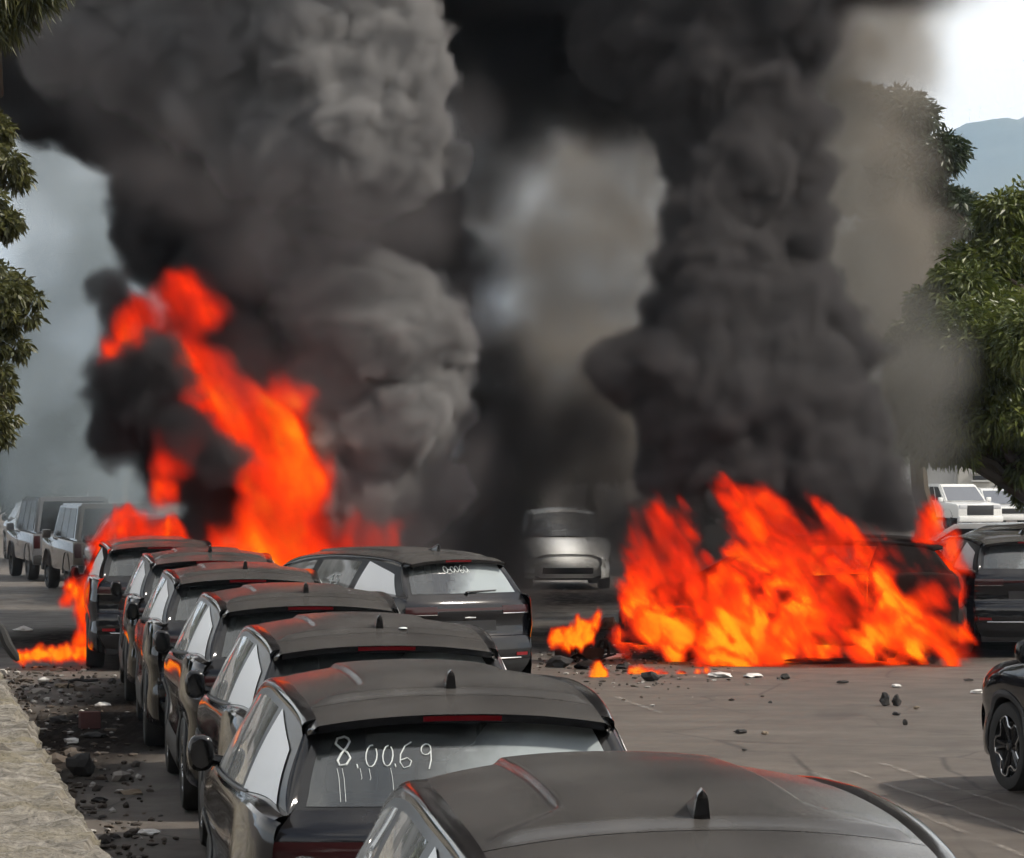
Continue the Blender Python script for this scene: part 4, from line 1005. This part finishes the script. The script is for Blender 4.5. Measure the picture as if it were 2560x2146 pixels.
for (px, py, r_) in ((1395, 1600, 16), (1420, 1585, 18), (1445, 1570, 18), (1470, 1562, 17), (1495, 1560, 14), (1480, 1590, 14), (1450, 1600, 14), (1410, 1615, 12), (1505, 1550, 8)): S1.append((px, py, 40.6, r_))
stuff(gas('flames', puffs(S1, .02), M['fire_small'], .02, .09, ((2.5, .12), (7, .09), (16, .03)), (), .6, seed=12.0))
S2 = [(1480, 1690, 38, 10), (1495, 1688, 38, 12), (1510, 1693, 38, 9), (1488, 1676, 38, 7), (1590, 1682, 38.5, 11), (1610, 1678, 38.5, 11), (1635, 1684, 38.5, 9), (1660, 1686, 38.5, 6), (1595, 1668, 38.5, 6), (1700, 1688, 38.5, 7), (1740, 1687, 38.5, 9), (1765, 1685, 38.5, 7)]
stuff(gas('flames', puffs(S2, .02), M['fire_small'], .018, .07, ((2.5, .06), (8, .06), (18, .025)), (), .6, seed=14.0, lo=[.9, 37.6, -.02], hi=[2.8, 39, .5]))

# --- smoke
M['smoke_a'] = smoke_mat('lit_smoke', 13, (.44, .435, .44))  # paler albedo puts the sunlit tone of the billows into the colour
M['smoke_b'] = smoke_mat('shaded_black_smoke', 8, (.105, .10, .105))  # dark smoke; its colour also paints the shaded zone between the billows
M['smoke_b2'] = smoke_mat('rolling_black_smoke', 9, (.135, .128, .13))
M['smoke_c'] = smoke_mat('drifting_dark_smoke', 2.6, (.13, .118, .118), .1)
M['smoke_g'] = smoke_mat('drifting_grey_smoke', 1.5, (.30, .29, .27), .2)
M['smoke_d'] = smoke_mat('thin_warm_smoke', .95, (.42, .38, .33), .3)
M['smoke_e'] = smoke_mat('thin_blue_smoke', .65, (.46, .53, .57), .1)
M['smoke_v'] = smoke_mat('thin_dark_veil', .7, (.20, .19, .195))
A = [(900, 1250, 44.5, 190), (1060, 1230, 44.3, 110), (820, 1040, 44.4, 200), (980, 1060, 44.2, 170), (1100, 1000, 44.2, 95), (1140, 900, 44.4, 70), (760, 850, 44.4, 170), (920, 850, 44.2, 190), (1060, 830, 44.3, 110), (850, 720, 44.3, 120), (700, 720, 44.6, 130),
     (1000, 340, 44, 130), (860, 300, 43.8, 170), (700, 330, 44, 180), (1040, 200, 44.2, 110), (920, 120, 44, 170), (760, 120, 44, 190), (1000, 30, 44.4, 90), (560, 200, 44.3, 190), (400, 120, 44.6, 200), (220, 60, 44.8, 170), (850, -60, 44.4, 200), (600, -60, 44.6, 220), (330, -80, 45, 230), (1090, 420, 44.5, 60), (900, 430, 44.2, 120)]
stuff(gas('smoke', puffs(A), M['smoke_a'], .046, .25, ((.5, .36), (1.6, .18)), ((1.3, .24), (3.2, .10)), seed=2.0, hi=[1.0, 47.5, 10.6], fbm=(2.4, .22, 5)))
Bk = [(420, 600, 45.2, 140), (600, 560, 45.2, 190), (820, 560, 45.2, 170), (1000, 560, 45.4, 130), (1050, 660, 45.6, 120), (450, 450, 45.3, 170), (330, 250, 45.2, 190), (120, 230, 45.4, 120), (40, 170, 45.6, 110), (700, 450, 45.2, 160), (950, 470, 45.4, 120),
      (420, 1000, 43.4, 140), (330, 1060, 43.2, 95), (300, 960, 43.2, 80), (480, 1130, 43.6, 120), (560, 1240, 43.8, 110), (520, 900, 43.6, 130), (620, 800, 43.8, 120), (310, 780, 43.2, 55), (290, 740, 43.3, 42), (560, 700, 44, 110), (480, 1320, 43.8, 60), (400, 890, 41.9, 50), (340, 930, 42.0, 80), (430, 960, 42, 60), (480, 1080, 42.1, 50), (540, 1150, 42.2, 50), (360, 1000, 42, 60)]
stuff(gas('smoke', puffs(Bk), M['smoke_b'], .052, .28, ((.5, .36), (1.6, .24), (4, .08)), ((1.3, .20), (3.2, .10)), seed=3.0, fbm=(2.2, .32, 5)))
Vk = [(520, 470, 42.8, 120), (700, 520, 42.6, 150), (900, 560, 42.6, 140), (1050, 540, 42.8, 110), (380, 330, 42.8, 130), (250, 160, 43, 130), (620, 640, 42.4, 110), (760, 980, 42.6, 90), (640, 930, 42.4, 70), (1150, 780, 43, 90), (1150, 1150, 43, 90), (960, 1330, 43, 100), (800, 700, 42.5, 100), (520, 60, 43, 120), (1100, 300, 43, 80)]
stuff(gas('smoke', puffs(Vk, .2), M['smoke_v'], .10, .9, ((.5, .5), (1.6, .25)), (), seed=13.0, mod=(.9, .2, 1.4), fbm=(1.6, .3, 4)))
Rk = [(1650, 1180, 43, 70), (1750, 1130, 43, 120), (1900, 1150, 43, 150), (2060, 1180, 43, 150), (2190, 1220, 43, 90), (1560, 930, 43, 85), (1510, 960, 43, 45), (1660, 930, 43, 130), (1800, 980, 43, 160), (1980, 1020, 43.3, 160), (2120, 1080, 43.5, 110), (1740, 800, 43.2, 130), (1790, 650, 43.5, 120), (1780, 520, 43.8, 110), (1840, 420, 44, 130), (1900, 800, 43.6, 120), (1900, 900, 43.6, 140), (1880, 640, 44, 90), (2240, 1260, 43, 50), (1770, 330, 44.5, 130), (1880, 280, 44.6, 170), (1760, 160, 44.8, 190), (1650, 60, 45, 200), (1850, 0, 45, 220), (1950, 560, 44.6, 110), (1980, 760, 44.4, 120), (2060, 900, 44.4, 120), (1930, 420, 44.8, 120), (1700, 1040, 42.8, 110), (1700, 700, 43.4, 60)]
stuff(gas('smoke', puffs(Rk), M['smoke_b2'], .055, .32, ((.5, .34), (1.6, .20)), ((1.2, .22), (3.0, .10)), seed=5.0, fbm=(2.1, .30, 5)))
Tk = [(1180, 120, 49, 190), (1350, 80, 50, 240), (1560, 120, 50, 240), (1760, 120, 50, 230), (1900, 40, 50.5, 190), (1160, 420, 50, 120), (1230, 280, 50, 150), (1450, 210, 50, 140), (1650, 230, 50, 130), (1300, -100, 50, 260), (1650, -120, 50, 260), (1950, -150, 51, 220), (1820, 260, 50, 150), (1130, 700, 50, 120), (1190, 900, 49, 120), (1250, 1060, 49, 140), (1260, 1200, 48, 120), (1220, 1330, 48, 140), (1340, 1150, 48, 90), (1150, 1000, 49, 120), (1500, 1180, 48, 110), (1540, 1290, 48, 80), (1460, 1090, 48, 90), (1200, 1420, 50, 120), (1560, 1400, 52, 90), (1650, 1380, 52, 110), (1050, 1420, 50, 120), (1700, 1330, 47.5, 110), (1850, 1360, 47.5, 120), (2000, 1340, 47.5, 120), (2140, 1330, 47.5, 100)]
stuff(gas('smoke', puffs(Tk, .2), M['smoke_c'], .11, 1.0, ((.4, .5), (1.4, .25), (3.5, .08)), (), seed=6.0, mod=(.7, .45, 1.2)))
Gk = [(2030, 560, 46.5, 120), (2080, 760, 46.5, 150), (2150, 900, 46.5, 130), (2200, 1020, 46, 120), (2000, 420, 47, 120), (1960, 280, 47, 140), (2120, 1120, 46, 100), (1960, 700, 46, 140), (2280, 1130, 46, 60), (2270, 980, 46, 70), (2180, 760, 47, 110), (2090, 440, 47.5, 110), (2160, 620, 47.5, 90), (2250, 800, 47, 80), (2110, 300, 48, 80), (2300, 900, 47, 60)]
stuff(gas('smoke', puffs(Gk, .2), M['smoke_g'], .11, 1.3, ((.4, .5), (1.4, .25)), (), seed=8.0, mod=(.7, .4, 1.2)))
Wk = [(1400, 450, 56, 190), (1500, 620, 56, 200), (1400, 780, 56, 200), (1330, 600, 56, 190), (1560, 420, 57, 180), (1450, 950, 55, 190), (1600, 800, 57, 180), (1450, 1100, 54, 170), (1300, 950, 55, 180), (1560, 1150, 54, 150), (2050, 120, 57, 190), (2150, 40, 58, 150), (2060, 280, 58, 150), (2130, -60, 58, 170), (2230, 200, 60, 80), (2120, 480, 60, 170), (2200, 640, 60, 160), (2000, 800, 58, 200), (2280, 820, 59, 120)]
stuff(gas('smoke', puffs(Wk, .2), M['smoke_d'], .16, 1.8, ((.3, .7), (1.1, .35), (2.6, .12)), (), seed=10.0, mod=(.8, .15, 1.9)))
Hk = [(60, 400, 62, 160), (180, 560, 62, 200), (250, 760, 62, 220), (120, 860, 62, 220), (260, 1000, 61, 190), (100, 1040, 61, 170), (320, 620, 63, 170), (150, 330, 62, 150), (380, 1120, 60, 150), (420, 1300, 54, 90), (380, 1240, 58, 100), (60, 1130, 80, 150), (230, 1140, 80, 150), (0, 1000, 80, 160)]
stuff(gas('smoke', puffs(Hk, .2), M['smoke_e'], .16, 1.8, ((.3, .7), (1.1, .35), (2.6, .12)), (), seed=11.0, mod=(.6, .3, 1.5), lo=[-13, 50, .3]))
# the plume goes on rising above the view
rgu = random.Random(31)
Uk = [(-9 + 15*i/11 + rgu.uniform(-1, 1), 47 + rgu.uniform(-3, 4), 12.2 + 14*j/4 + rgu.uniform(-1, 1), round(rgu.uniform(1.9, 2.9)/.5)*.5) for i in range(12) for j in range(5)]
stuff(gas('smoke', Uk, M['smoke_c'], .32, 1.2, ((.25, 1.0), (.9, .4)), (), seed=15.0, lo=[-14, 40, 9.6], hi=[11, 56, 30], mod=(.3, .5, 1.2)))
# --- the air itself, pale with distance
k = NT('hazy_air'); v_ = k.n('ShaderNodeVolumePrincipled'); v_.inputs['Color'].default_value = (.58, .77, 1, 1); v_.inputs['Density'].default_value = .00016
k.t.links.new(v_.outputs[0], k.out.inputs['Volume'])
hz = MB().box((-6500, -200, -20), (6500, 9500, 520)).build('haze', k.m, None, False); hz['kind'] = 'stuff'
